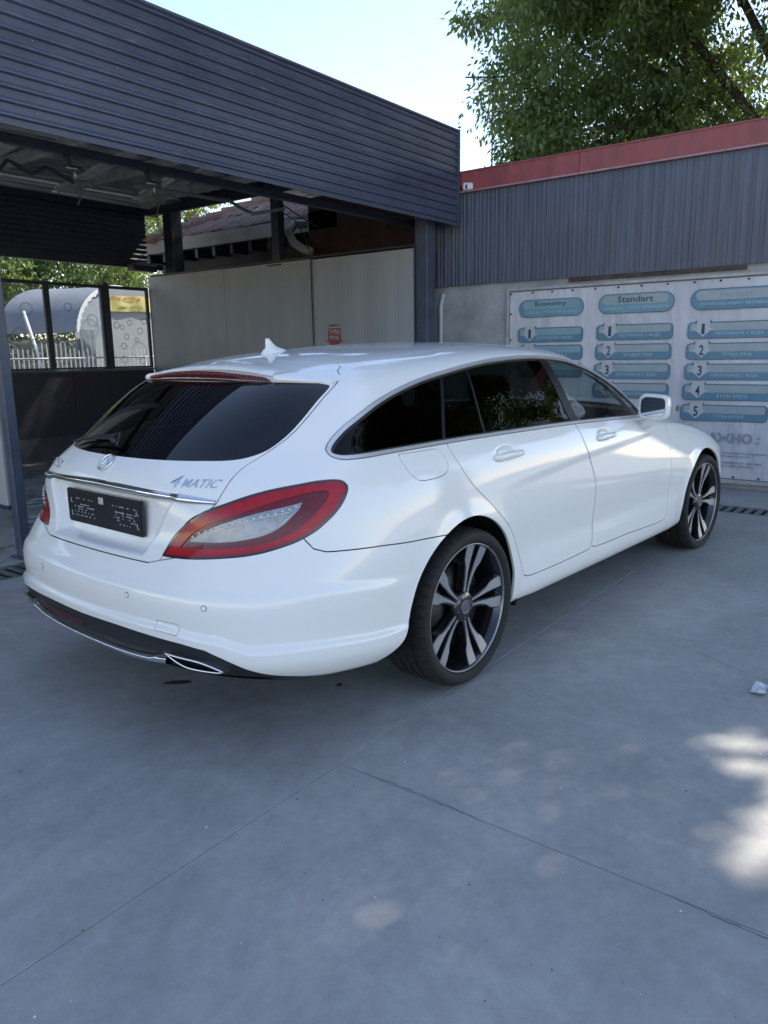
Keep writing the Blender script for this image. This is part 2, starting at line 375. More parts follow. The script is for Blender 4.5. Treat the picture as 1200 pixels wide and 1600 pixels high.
def cut(M,fn,lev=0.0):
    phi=fn(M.A)-lev
    phi=np.where(np.abs(phi)<2e-5,0,phi); sg=np.sign(phi).astype(int); F=M.F; S=sg[F]
    mix=(S.max(1)>0)&(S.min(1)<0)
    if not mix.any(): return
    keep=F[~mix]; T=F[mix]; S=S[mix]; n=len(M.A)
    # all crossing edges
    E=np.concatenate([T[:,[0,1]],T[:,[1,2]],T[:,[2,0]]]); Ek=np.sort(E,1); cr=sg[Ek[:,0]]*sg[Ek[:,1]]<0
    key=np.unique(Ek[cr][:,0]*n+Ek[cr][:,1]); a=key//n; b=key%n
    t=(phi[a]/(phi[a]-phi[b]))[:,None]; new=M.A[a]*(1-t)+M.A[b]*t
    new[:,3:6]/=np.linalg.norm(new[:,3:6],axis=1,keepdims=True)
    def ei(p,q): k=np.minimum(p,q)*n+np.maximum(p,q); return n+np.searchsorted(key,k)
    out=[keep]
    nz=(S==0).any(1)
    Tb=T[nz]; Sb=S[nz]
    if len(Tb):
        r=np.argmax(Sb==0,1); idx=(np.arange(3)[None]+r[:,None])%3; Tb=np.take_along_axis(Tb,idx,1)
        e=ei(Tb[:,1],Tb[:,2]); out+= [np.stack([Tb[:,0],Tb[:,1],e],1),np.stack([Tb[:,0],e,Tb[:,2]],1)]
    Ta=T[~nz]; Sa=S[~nz]
    if len(Ta):
        tot=Sa.sum(1); lone=np.argmax(Sa==-tot[:,None],1); idx=(np.arange(3)[None]+lone[:,None])%3; Ta=np.take_along_axis(Ta,idx,1)
        e1=ei(Ta[:,0],Ta[:,1]); e2=ei(Ta[:,0],Ta[:,2])
        out+=[np.stack([Ta[:,0],e1,e2],1),np.stack([e1,Ta[:,1],Ta[:,2]],1),np.stack([e1,Ta[:,2],e2],1)]
    M.A=np.concatenate([M.A,new]); M.F=np.concatenate(out)
P0,N0=make_surface(560,300)
nr_,nc_,_=P0.shape
st=np.stack(np.meshgrid(np.linspace(0,NC-1,nc_),np.linspace(0,NR-1,nr_)),-1)
A0=np.concatenate([P0.reshape(-1,3),N0.reshape(-1,3),st.reshape(-1,2)],1)
ii=np.arange(nr_*nc_).reshape(nr_,nc_)
a_,b_,c_,d_=ii[:-1,:-1].ravel(),ii[:-1,1:].ravel(),ii[1:,1:].ravel(),ii[1:,:-1].ravel()
F0=np.concatenate([np.stack([a_,b_,c_],1),np.stack([a_,c_,d_],1)])
# outward orientation
tri=A0[F0][:,:,:3]; fn_=np.cross(tri[:,1]-tri[:,0],tri[:,2]-tri[:,0]); area=np.linalg.norm(fn_,axis=1)
F0=F0[area>1e-10]; fn_=fn_[area>1e-10]
if ((fn_*A0[F0[:,0],3:6]).sum(1)<0).mean()>.5: F0=F0[:,::-1]
BODY=Mesh(A0,F0)
side=lambda A:A[:,[0,2]]; rear=lambda A:A[:,[1,2]]
def hz(A): return np.stack([A[:,1]+A[:,0],A[:,2]],1)
def lampc(A): return np.stack([(A[:,1]+A[:,0])/1.41421,A[:,2]],1)
sidem=lambda A:(A[:,6]>4.6)&(A[:,6]<16.2)&(A[:,1]>.35)
# --- outlines measured on the real car (x forward of rear axle, z up)
ARCH_R=spline([(-.57,.18),(-.555,.262),(-.50,.292),(-.445,.33),(-.424,.38),(-.408,.45),(-.365,.545),(-.29,.63),(-.19,.69),(-.08,.725),(.03,.727),(.14,.69),(.235,.62),(.305,.53),(.345,.43),(.352,.33),(.36,.20)],n=8,corner=(0,16))
ARCH_F=np.array([(2.835+.378*math.cos(t),.345+.372*math.sin(t)) for t in np.linspace(-.25,math.pi+.25,60)]+[(2.45,.15),(3.22,.15)])
DLO=spline([(-.634,1.028),(-.634,1.052),(-.580,1.094),(-.50,1.136),(-.31,1.212),(-.09,1.268),(.151,1.306),(.469,1.342),(.80,1.357),(1.05,1.352),(1.30,1.331),(1.55,1.273),(1.78,1.180),(1.96,1.075),(2.03,1.012),(2.0,.988),(1.86,.990),(1.45,1.006),(.841,1.022),(.217,1.026),(-.072,1.025),(-.374,1.021),(-.59,1.015)],n=8,corner=(14,))
RGLASS=spline([(-.30,1.022),(0,1.019),(.27,1.020),(.45,1.023),(.548,1.028),(.598,1.050),(.620,1.095),(.624,1.150),(.615,1.21),(.598,1.262),(.56,1.276),(.45,1.281),(0,1.282),(-.3,1.281)],n=8,corner=(0,13,10))
TG=np.concatenate([spline([(.36,.60),(.40,.70),(.45,.78),(.50,.84),(.575,.885),(.586,.93),(.583,1.0),(.606,1.045),(.628,1.095),(.632,1.150),(.623,1.21),(.604,1.268),(.575,1.297),(.532,1.318)],False,8),
   spline([(.532,1.318),(.50,1.334),(.42,1.345),(.25,1.356),(0,1.362),(-.2,1.362)],False,6)[1:],np.array([(-.2,.60)])])
LAMP_PX=[(-1.107,.402,.712),(-1.075,.446,.787),(-1.041,.532,.858),(-1.009,.583,.885),(-.906,.673,.927),(-.778,.756,.950),(-.701,.802,.957),(-.651,.83,.950),(-.640,.845,.925),(-.69,.852,.868),(-.765,.838,.813),(-.817,.819,.784),(-.866,.792,.763),(-.96,.722,.736),(-1.037,.618,.722),(-1.084,.506,.713)]
q2=lambda L:[((w+x)/1.41421,z) for x,w,z in L]
LAMP=spline(q2(LAMP_PX),n=8,corner=(0,))
RING_IN=spline(q2([(-1.080,.467,.745),(-1.053,.522,.803),(-1.025,.581,.835),(-.969,.657,.867),(-.879,.725,.898),(-.777,.784,.921),(-.715,.82,.923),(-.724,.826,.898),(-.789,.818,.847),(-.835,.799,.812),(-.891,.765,.783),(-.952,.715,.764),(-1.02,.622,.752)]),n=6,corner=(0,))
CLEAR=spline(q2([(-1.066,.498,.768),(-1.03,.576,.815),(-.991,.638,.842),(-.932,.699,.866),(-.859,.753,.882),(-.804,.787,.894),(-.821,.787,.872),(-.874,.766,.826),(-.913,.741,.801),(-.963,.694,.784),(-1.017,.619,.772)]),n=6,corner=(0,5))
BUMPH=np.array([-1.25,-.78,-.70,-.5,-.2,-.03,.0,.03,.09,.379,.522,.74]); BUMPZ=np.array([.686,.684,.700,.735,.775,.79,.765,.742,.727,.712,.700,.688])
def f_bump(A):
    h=A[:,0]+A[:,1]; z=A[:,2]-np.interp(h,BUMPH,BUMPZ)
    return np.where((A[:,0]<-.1)&(A[:,6]<8),z,1.0)
DIFW=np.array([0,.23,.40,.55,.64,.69,.73,.78,.83,.88]); DIFZ=np.array([.452,.454,.450,.444,.432,.410,.388,.355,.315,.24])
def f_dif(A): 
    return np.where((A[:,0]<-.72)&(A[:,6]<5.2),(A[:,2]-np.interp(A[:,1],DIFW,DIFZ))*.9,1.0)
DOOR_R=spline([(-.05,1.09),(-.066,1.027),(-.058,.97),(.006,.868),(.106,.783),(.214,.692),(.301,.612),(.385,.49),(.425,.40),(.445,.372),(.50,.360),(1.08,.362),(1.125,.38),(1.15,.46),(1.145,.69),(1.10,.81),(1.03,.932),(1.0,1.03),(.985,1.09)],n=6,corner=(0,18))
DOOR_F=spline([(.993,1.09),(1.008,1.03),(1.038,.932),(1.108,.81),(1.153,.69),(1.158,.46),(1.135,.38),(1.17,.362),(1.60,.352),(2.10,.338),(2.165,.36),(2.19,.43),(2.212,.60),(2.222,.777),(2.232,.86),(2.235,.925),(2.12,.975),(2.03,1.0),(1.90,1.09)],n=6,corner=(0,18))
FUEL=spline([(-.365,1.012),(-.365,.985),(-.345,.94),(-.315,.915),(-.27,.908),(-.17,.912),(-.128,.928),(-.115,.958),(-.13,1.0),(-.145,1.012)],n=6,corner=(0,9))
RAILC=spline([(-.345,.521),(-.20,.518),(-.044,.510),(.22,.495),(.467,.474),(.80,.455),(1.10,.44),(1.42,.42)],False,8)
fDLO=lambda A:sdf_closed(side(A),sidem(A),DLO)
fRG=lambda A:sdf_closed(rear(A),(A[:,0]<-.2)&(A[:,6]<6.5),RGLASS)
fTG=lambda A:sdf_closed(rear(A),(A[:,0]<-.2)&(A[:,6]<6.8),TG)
fLA=lambda A:sdf_closed(lampc(A),(A[:,0]<-.5)&(A[:,6]<7.5),LAMP)
fRI=lambda A:sdf_closed(lampc(A),(A[:,0]<-.5)&(A[:,6]<7.5),RING_IN)
fCL=lambda A:sdf_closed(lampc(A),(A[:,0]<-.5)&(A[:,6]<7.5),CLEAR)
fAR=lambda A:sdf_closed(side(A),(A[:,1]>.35)&(A[:,6]>3),ARCH_R)
fAF=lambda A:sdf_closed(side(A),(A[:,1]>.35)&(A[:,6]>10),ARCH_F)
fDR=lambda A:sdf_closed(side(A),sidem(A),DOOR_R)
fDF=lambda A:sdf_closed(side(A),sidem(A),DOOR_F)
fFU=lambda A:sdf_closed(side(A),sidem(A),FUEL)
fRC=lambda A:sdf_open(A[:,[0,1]],(A[:,2]>1.25),RAILC,.0018)
RAIL2=RAILC+np.array([0,.017])
fRC2=lambda A:sdf_open(A[:,[0,1]],(A[:,2]>1.25),RAIL2,.0014)
WS=np.array([(12.75,8.25),(22,8.25),(22,9.85),(12.75,9.85)]); 
fWS=lambda A:sdf_closed(A[:,6:8],A[:,6]>10,WS,2)*.12
HOOD=np.array([(13.0,7.35),(14.5,7.15),(16.5,6.7),(17.5,6.15),(22,6.05),(22,7.95),(13.0,7.95)])
fHD=lambda A:sdf_closed(A[:,6:8],A[:,6]>10,HOOD,2)*.2
HEADL=np.array([(15.3,5.7),(16.2,5.0),(17.3,4.9),(17.8,5.6),(17.3,6.05),(16,6.3)])
fHL=lambda A:sdf_closed(A[:,6:8],A[:,6]>10,HEADL,2)*.2
GRIL=np.array([(18.2,4.0),(22,3.6),(22,5.75),(18.4,5.6)])
fGR=lambda A:sdf_closed(A[:,6:8],A[:,6]>10,GRIL,2)*.2
TOW=np.array([(.442,.475),(.54,.470),(.54,.505),(.44,.508)])
fTW=lambda A:np.abs(sdf_closed(rear(A),(A[:,0]<-.9)&(A[:,6]<5),TOW))-.0012
def fSE(A):
    o=np.full(len(A),1.0)
    for w,z in ((.304,.574),(.636,.573)):
        o=np.minimum(o,np.where(A[:,0]<-.9,np.abs(np.hypot(A[:,1]-w,A[:,2]-z)-.011)-.0012,1.))
    return o
G=.0022
RAILP=np.concatenate([RAILC,(RAILC+np.array([0,.017]))[::-1]])
fRC=lambda A:sdf_closed(A[:,[0,1]],(A[:,2]>1.25),RAILP)
fTW=lambda A:sdf_closed(rear(A),(A[:,0]<-.9)&(A[:,6]<5),TOW)
FN=dict(ar=fAR,af=fAF,dlo=fDLO,rg=fRG,la=fLA,ri=fRI,cl=fCL,tg=fTG,bu=f_bump,di=f_dif,dr=fDR,df=fDF,fu=fFU,rc=fRC,ws=fWS,hd=fHD,hl=fHL,gr=fGR,tw=fTW)
def grid_normalise(phi):
    f=phi.reshape(nr_,nc_); X=A0[:,:3].reshape(nr_,nc_,3)
    du=np.gradient(X,axis=1); dv=np.gradient(X,axis=0); fu=np.gradient(f,axis=1); fv=np.gradient(f,axis=0)
    E=(du*du).sum(-1); Gm=(dv*dv).sum(-1); Fm=(du*dv).sum(-1); D=np.maximum(E*Gm-Fm*Fm,1e-16)
    g2=(Gm*fu**2-2*Fm*fu*fv+E*fv**2)/D; g=np.sqrt(np.maximum(g2,0))
    g=np.clip(g,.15,3.)
    return np.where(np.abs(f)<.9,f/g,f).ravel()
cols={}
for k,(nm,f) in enumerate(FN.items()):
    cols[nm]=8+k; ph=f(A0)
    if nm in ('tg','la','ri','cl','bu','di','rc','fu','dr','df','tw','rg','hd','hl','gr','ws'): ph=grid_normalise(ph)
    BODY.A=np.concatenate([BODY.A,ph[:,None]],1)
for nm,lv in (('ar',0),('af',0),('dlo',.0022),('dlo',0),('dlo',-.011),('dlo',-.019),('rg',0),('la',G),('la',0),('la',-.008),('ri',0),('cl',0),('tg',-G),('tg',G),('bu',-G),('bu',G),('di',0),
  ('dr',-G),('dr',G),('df',-G),('df',G),('fu',-G*.6),('fu',G*.6),('rc',-.0016),('rc',.0016),('ws',0),('hd',-G),('hd',G),('hl',0),('gr',0),('tw',-.0011),('tw',.0011)):
    cut(BODY,(lambda A,c=cols[nm]:A[:,c]),lv)
Cn=BODY.A[BODY.F].mean(1)
v={k:Cn[:,c] for k,c in cols.items()}
lab=np.full(len(Cn),'body_shell',dtype='U16')
def setl(m,n): lab[m]=n
isdoorR=(v['dr']<-G)&(v['dlo']>0); isdoorF=(v['df']<-G)&(v['dlo']>0)&~isdoorR
bumper=(v['bu']<-G)&(v['ar']>0)
setl(isdoorR,'door_rear'); setl(isdoorF,'door_front')
gap=((np.abs(v['dr'])<G)|((np.abs(v['df'])<G)&(v['dr']>-G)))&(v['dlo']>0)
setl(v['fu']<-G*.6,'fuel_flap'); gap|=np.abs(v['fu'])<G*.6
tgm=(v['tg']<-G)&(v['bu']>G); setl(tgm,'tailgate'); gap|=(np.abs(v['tg'])<G)&(v['bu']>-G)
setl(bumper,'bumper'); gap|=(np.abs(v['bu'])<G)
setl(bumper&(v['di']<0),'diffuser')
gap|=(np.abs(v['rc'])<.0016)&(v['tg']>0)
setl(v['hd']<-G,'bonnet'); gap|=np.abs(v['hd'])<G
gap|=(np.abs(v['tw'])<.0011)
setl(gap,'gap')
setl(v['ws']<0,'windscreen'); setl(v['hl']<0,'headlight'); setl(v['gr']<0,'grille')
setl(v['rg']<0,'rear_window')
L=v['la']<0
setl((v['la']<G)&(v['la']>=0),'gap')
setl(L,'lamp_rim'); setl(L&(v['la']<-.008),'lamp_red'); setl(L&(v['ri']<0),'lamp_dark'); setl(L&(v['cl']<0),'lamp_clear')
setl(v['dlo']<.0022,'seal'); setl(v['dlo']<0,'trim'); setl(v['dlo']<-.011,'seal'); setl(v['dlo']<-.019,'dglass')
setl((Cn[:,7]<.9)&(Cn[:,6]<16),'underside')
setl((v['ar']<0)|(v['af']<0),'gap')
# side glass divided by pillars (x at z=1.34 and z=1.03, half width)
def xline(xt,xb): 
    k=(xt-xb)/(1.34-1.03); return Cn[:,0]-(xb+k*(Cn[:,2]-1.03))
dg=lab=='dglass'
PIL=[((.135,-.072),.009),((.30,.215),.007),((1.055,1.035),.052)]
for (xt,xb),hw in PIL:
    pass
# precise pillar cuts
def pil(xt,xb): 
    k=(xt-xb)/(1.34-1.03)
    return lambda A:np.where(sidem(A)&(A[:,2]>1.0),(A[:,0]-(xb+k*(A[:,2]-1.03)))*.97,1.)
def submesh(m): 
    F=BODY.F[m]; u,inv=np.unique(F,return_inverse=True); return Mesh(BODY.A[u].copy(),inv.reshape(-1,3))
GL=submesh(dg)
PF=[(pil(.135,-.072),.009),(pil(.30,.215),.007),(pil(1.0,1.03),.040)]
# the B pillar leans forward at the foot
for f,hw in PF: cut(GL,f,-hw); cut(GL,f,hw)
gc=GL.A[GL.F].mean(1); g1,g2,g3=[f(gc) for f,_ in PF]
glab=np.where(g1<-.009,'quarter',np.where(g1<.009,'post',np.where(g2<-.007,'fixed',np.where(g2<.007,'post',np.where(g3<-.04,'rearg',np.where(g3<.04,'bpost','frontg'))))))
CAR=empty('estate_car','white estate car with dark tinted rear windows parked outside the wash bay','car',(0,0,0),-CARYAW)
# materials
def paint():
    m=pbr('pearl_white_paint',(.76,.76,.745),.6,0,1,.12,coatr=.012)
    n=m.node_tree.nodes; l=m.node_tree.links; b=n['Principled BSDF']
    # very faint orange peel and dust film
    t=n.new('ShaderNodeTexNoise'); t.inputs['Scale'].default_value=160; tc=n.new('ShaderNodeTexCoord'); l.new(tc.outputs['Object'],t.inputs['Vector'])
    bn=n.new('ShaderNodeBump'); bn.inputs['Strength'].default_value=.012; bn.inputs['Distance'].default_value=.01; l.new(t.outputs['Fac'],bn.inputs['Height']); l.new(bn.outputs[0],b.inputs['Coat Normal'])
    t3=n.new('ShaderNodeTexNoise'); t3.inputs['Scale'].default_value=3.5; t3.inputs['Detail'].default_value=7; l.new(tc.outputs['Object'],t3.inputs['Vector'])
    mr=n.new('ShaderNodeMapRange'); mr.inputs[1].default_value=.4; mr.inputs[2].default_value=.7; mr.inputs[3].default_value=.008; mr.inputs[4].default_value=.035
    l.new(t3.outputs['Fac'],mr.inputs[0]); l.new(mr.outputs[0],b.inputs['Coat Roughness'])
    sx=n.new('ShaderNodeSeparateXYZ'); l.new(tc.outputs['Object'],sx.inputs[0])
    return m
M_PAINT=paint()
M_BLK=pbr('black_plastic',(.012,.012,.014),.45,bump=.15,bscale=300)
M_GBLK=pbr('gloss_black',(.008,.008,.01),.3,coat=.35); M_PIL=pbr('pillar_black',(.008,.009,.011),.38,spec=.3)
M_DARK=pbr('dark_liner',(.006,.006,.007),.8,bump=.3,bscale=60)
M_CHROME=pbr('chrome',(.72,.73,.75),.07,1,bump=.02,bscale=90)
M_SATIN=pbr('satin_trim',(.58,.59,.60),.30,.45,bump=.02,bscale=90)
M_PRIV=glass('privacy_glass',(.05,.055,.06),.5,ior=1.42)
M_RGL=glass('rear_window_glass',(.03,.034,.04),.95,ior=1.55)
M_FGL=glass('tinted_front_glass',(.62,.68,.67),.6,ior=1.38)
M_WSG=glass('windscreen_glass',(.72,.80,.78),.9)
M_RED=pbr('red_lamp_plastic',(.36,.002,.008),.25,coat=.55,spec=.3,noise=.25,nscale=40,bump=.05,bscale=140)
M_DRED=pbr('dark_red_lamp_plastic',(.13,.004,.012),.25,coat=.6,spec=.3,noise=.3,nscale=60,bump=.1,bscale=160)
M_RIM=pbr('lamp_rim_plastic',(.035,.006,.010),.2,coat=1)
M_LG=pbr('pale_light_guide',(.62,.64,.66),.25,coat=1)
M_TYRE=pbr('tyre_rubber',(.013,.013,.014),.78,noise=.25,nscale=30,bump=.2,bscale=160)
def clearlamp():
    m=pbr('clear_lamp_plastic',(.30,.31,.33),.2,.3,coat=1,noise=.35,nscale=14); n=m.node_tree.nodes; l=m.node_tree.links; b=n['Principled BSDF']
    tc=n.new('ShaderNodeTexCoord'); w=n.new('ShaderNodeTexWave'); w.bands_direction='Y'; w.inputs['Scale'].default_value=130; w.inputs['Distortion'].default_value=.2
    l.new(tc.outputs['Object'],w.inputs['Vector']); bn=n.new('ShaderNodeBump'); bn.inputs['Strength'].default_value=.35; bn.inputs['Distance'].default_value=.002
    l.new(w.outputs['Fac'],bn.inputs['Height']); l.new(bn.outputs[0],b.inputs['Normal']); return m
M_CLEAR=clearlamp()
def halfmesh(A,F,sgn,off=0.0,flange=0.0,fl_mat=0):
    """returns verts,faces,normals for one half; sgn=-1 is the car's right side"""
    V=A[:,:3]+A[:,3:6]*off; N=A[:,3:6]
    V=V*np.array([1,sgn,1]); N=N*np.array([1,sgn,1]); 
    Fo=F if sgn>0 else F[:,::-1]
    fl=None
    if flange:
        E=np.concatenate([Fo[:,[0,1]],Fo[:,[1,2]],Fo[:,[2,0]]]); n=len(V)
        k=np.sort(E,1); key=k[:,0]*n+k[:,1]; u,inv,cnt=np.unique(key,return_inverse=True,return_counts=True)
        bd=E[cnt[inv.ravel()]==1]
        mid=V[bd].mean(1); bd=bd[(np.abs(mid[:,1])>1e-3)]
        # flange quads go inwards
        a=V[bd[:,0]]; b=V[bd[:,1]]; ai=a-N[bd[:,0]]*flange; bi=b-N[bd[:,1]]*flange
        m=len(bd); W=np.concatenate([a,b,bi,ai]); base=np.arange(m)
        Q=np.stack([base+m,base,base+3*m,base+2*m],1)
        t=b-a; fnn=np.cross(N[bd[:,0]],t); fnn/=np.maximum(np.linalg.norm(fnn,axis=1,keepdims=True),1e-9); fnn=-fnn
        fl=(W,Q,np.concatenate([fnn]*4))
    return V,Fo,N,fl
def body_part(name,M_,mats,halves=(-1,1),off=0,flange=.012,parent=None,label=None,mi_fn=None):
    Vs=[];Fs=[];Ns=[];mi=[];o=0
    for s in halves:
        V,Fo,N,fl=halfmesh(M_.A,M_.F,s,off,flange)
        Vs.append(V);Fs+=(Fo+o).tolist();Ns.append(N); mi+=([0]*len(Fo) if mi_fn is None else mi_fn(M_).tolist()); o+=len(V)
        if fl is not None and len(fl[1]):
            Vs.append(fl[0]);Fs+=(fl[1]+o).tolist();Ns.append(fl[2]);mi+=[0]*len(fl[1]);o+=len(fl[0])
    V=np.concatenate(Vs);N=np.concatenate(Ns)
    me=bpy.data.meshes.new(name); me.from_pydata(V.tolist(),[],Fs)
    me.polygons.foreach_set('use_smooth',[True]*len(Fs)); me.polygons.foreach_set('material_index',mi)
    me.normals_split_custom_set_from_vertices(N.tolist()); me.update()
    return link(name,me,mats,parent or CAR,label=label)
def sub(n): return submesh(lab==n)
shell=body_part('body_shell',sub('body_shell'),M_PAINT)
tailgate=body_part('tailgate',sub('tailgate'),M_PAINT)
bump_o=body_part('bumper',sub('bumper'),M_PAINT)
body_part('diffuser',sub('diffuser'),M_BLK,off=-.006)
body_part('underside',sub('underside'),M_BLK,flange=0)
bonnet=body_part('bonnet',sub('bonnet'),M_PAINT)
body_part('windscreen',sub('windscreen'),M_WSG,flange=0)
body_part('grille',sub('grille'),M_BLK,off=-.01)
rw=body_part('rear_window',sub('rear_window'),M_RGL,off=-.003,flange=.004)
doors={}
for s in (-1,1):
    fd=body_part('door',sub('door_front'),M_PAINT,(s,),label='front door'); rd=body_part('door',sub('door_rear'),M_PAINT,(s,),label='rear door')
    doors[s]=(fd,rd)
    body_part('headlight',sub('headlight'),M_CLEAR,(s,),off=-.002)
    body_part('window_trim',sub('trim'),M_SATIN,(s,),off=.005,flange=.008)
    body_part('window_seal',sub('seal'),M_BLK,(s,),off=-.002,flange=.006)
    for k,nm,mt,pr in (('quarter','quarter_window',M_PRIV,CAR),('fixed','fixed_window',M_PRIV,rd),('rearg','window',M_PRIV,rd),('frontg','window',M_FGL,fd),('post','window_post',M_PIL,rd),('bpost','door_pillar',M_PIL,CAR)):
        Fm_=GL.F[glab==k]; u,inv=np.unique(Fm_,return_inverse=True); mm=Mesh(GL.A[u],inv.reshape(-1,3))
        body_part(nm,mm,mt,(s,),off=-.006 if 'post' not in k else -.003,flange=0 if 'post' not in k else .006,parent=pr)
    # tail lamp: rim carries the lens, ring and reflector pieces
    tl=body_part('tail_lamp',sub('lamp_rim'),M_RIM,(s,),off=0,flange=.012)
    body_part('red_ring',sub('lamp_red'),M_RED,(s,),off=-.001,flange=.004,parent=tl)
    body_part('inner_lens',sub('lamp_dark'),M_DRED,(s,),off=-.005,flange=.004,parent=tl)
    body_part('clear_lens',sub('lamp_clear'),M_CLEAR,(s,),off=-.002,flange=.008,parent=tl)
    # pale light guide and row of diodes lying on the clear piece
    c0=CLEAR.mean(0); ring_=[c0+(q-c0)*np.array([.74,.62])+np.array([.012,-.002]) for q in CLEAR[::3]]
    def lp(q,o_):
        m=(A0[:,0]<-.5)&(A0[:,6]<7.5); qq=lampc(A0); d=((qq-q)**2).sum(1); d[~m]=9; i=np.argsort(d)[:4]; wt=1/(d[i]+1e-8); P=(A0[i]*wt[:,None]).sum(0)/wt.sum(); P=P[:3]+P[3:6]*o_
        return (P[0],s*P[1],P[2])
    b=MB(); pp=[lp(q,.0005) for q in ring_]; b.tube(pp+[pp[0]],.0016,6,cap=False); b.build('light_guide',M_LG,tl)
    b=MB()
    for k in range(16):
        t_=k/15; q=np.array([CLEAR[:,0].min()*(1-t_)+CLEAR[:,0].max()*t_,0]); q[0]+=.02*(1-t_)-.02*t_
        up_=CLEAR[(np.abs(CLEAR[:,0]-q[0])<.03)]; q[1]=up_[:,1].max()*.80+up_[:,1].min()*.20-.002
        P=lp(q,.001); b.box(P[0]-.004,P[0]+.004,P[1]-.004,P[1]+.004,P[2]-.003,P[2]+.003,bev=.001)
    b.build('lamp_diode',M_LG,tl,kind='stuff')
# fuel flap only on the right side; left side stays plain body
body_part('fuel_flap',sub('fuel_flap'),M_PAINT,(-1,)); body_part('rear_wing',sub('fuel_flap'),M_PAINT,(1,))
# dark inner structure that closes gaps, lamp backs and headlining
inn=Mesh(A0,F0); ci=inn.A[inn.F].mean(1)
ri=np.hypot(ci[:,0]-0,ci[:,2]-.335); rf=np.hypot(ci[:,0]-2.874,ci[:,2]-.335)
selm=(ci[:,7]<7.9)&(ri>.42)&(rf>.42)&(ci[:,2]>.22)&~((ci[:,6]>15)&(ci[:,7]>7))
selm|=(ci[:,7]>10.3)|((ci[:,7]>7.8)&(((ci[:,6]>11.75)&(ci[:,6]<12.85))|((ci[:,6]>4.7)&(ci[:,6]<5.6))|((ci[:,6]>9.25)&(ci[:,6]<9.75))))
msub=Mesh(inn.A,inn.F[selm][::1]); u,inv=np.unique(msub.F,return_inverse=True); msub=Mesh(msub.A[u],inv.reshape(-1,3))
body_part('inner_structure',msub,M_DARK,off=-.030,flange=0)
# wheel housings
for cx in (0,2.874):
    for s in (-1,1):
        b=MB(); n=24
        for k in range(n):
            t0=math.pi*(1.15)*k/n-.25; t1=math.pi*1.15*(k+1)/n-.25
            R_=.415
            p=[(cx+R_*math.cos(t),y,.335+R_*math.sin(t)) for t in (t0,t1) for y in (s*.905,s*.58)]
            b.add(p,[(0,2,3,1)],0,True)
        b.add([(cx+.415*math.cos(t),s*.58,.335+.415*math.sin(t)) for t in np.linspace(-.25,math.pi*1.15-.25,25)],[tuple(range(25))])
        b.build('wheel_housing',M_DARK,CAR)
b=MB(); b.box(-.55,3.45,-.76,.76,.21,.24); b.build('floor_pan',M_DARK,CAR)
# chrome strip across the tailgate (sits on the surface; fn finds the body surface by projection)
Vall=A0
def on_rear(w,z,rng=.9):
    m=(Vall[:,0]<-.3)&(Vall[:,6]<7); d=(np.abs(Vall[:,1])-abs(w))**2+(Vall[:,2]-z)**2; d[~m]=9
    i=np.argsort(d)[:4]; wt=1/(d[i]+1e-7); P=(Vall[i]*wt[:,None]).sum(0)/wt.sum()
    return P
def rp(w,z,off=0):
    P=on_rear(w,z); x=P[0]+P[3]*off; y=abs(w)+P[4]*off; zz=z+P[5]*off
    return Vector((x,y if w>=0 else -y,zz)),Vector((P[3],P[4]*(1 if w>=0 else -1),P[5])).normalized()
b=MB(); ws=np.linspace(-.578,.578,61); sec=[(-.004,-.018),(.012,-.014),(.019,.0),(.014,.010),(-.004,.014)]
vs=[]
for w in ws:
    taper=.55+.45*min(1,(.58-abs(w))/.10); zc=.925-.024*(abs(w)/.58)**1.5
    P,N_=rp(w,zc); N_=Vector((N_.x,N_.y,0)).normalized()
    # bridge over the plate recess
    P2,_=rp(w,.955); base=Vector((P2.x-.004,P.y,zc)) if P.x>P2.x-.004 else P
    for o_,dz in sec: vs.append(base+N_*o_*taper+Vector((0,0,dz*taper)))
m=len(sec); fs=[(i*m+j,i*m+j+1,(i+1)*m+j+1,(i+1)*m+j) for i in range(60) for j in range(m-1)]
b.add(vs,fs,0,True); b.build('chrome_strip',M_CHROME,CAR,weld=True)
# number plate holder with recessed print
XP=-1.074
b=MB(); Mp=Matrix(((0,0,-1,XP),(-1,0,0,0),(0,1,0,.815),(0,0,0,1)))  # local x -> -y (image right), y -> z, z -> -x
tilt=Matrix.Rotation(math.radians(-6),4,'Y')
b.extr(rrect(.525,.132,.012),0,.010,0,Mp); b.extr(rrect(.505,.116,.006),.010,.0115,0,Mp)
plate=b.build('number_plate_holder',M_GBLK,CAR)
M_PRINT=pbr('pale_print',(.42,.44,.46),.5,noise=.5,nscale=60)
b=MB(); random.seed(3)
def bar(x0,x1,y0,y1): b.extr([(x0,y0),(x1,y0),(x1,y1),(x0,y1)],.0115,.0120,0,Mp)
for cx in (-.135,.145):
    for row,z in enumerate((.030,.008,-.002,-.012,-.022,-.036)):
        x=cx-.075
        while x<cx+.07:
            wd=random.uniform(.003,.011)
            if random.random()<(.78 if row in(1,2) else .38): bar(x,x+wd,z-.0022,z+.0022)
            x+=wd+.0035
for x in (-.232,.228):
    for z in (.02,-.03): bar(x-.003,x+.002,z-.008,z+.009); bar(x-.002,x+.012,z-.010,z-.007)
b.build('plate_print',M_PRINT,plate,kind='stuff')
b=MB(); b.extr(rrect(.034,.026,.004,3),.0115,.0125,0,Matrix(Mp)@Matrix.Translation((-.010,.038,0))); b.build('plate_sticker',pbr('pale_sticker',(.45,.46,.48),.5,noise=.2),plate)
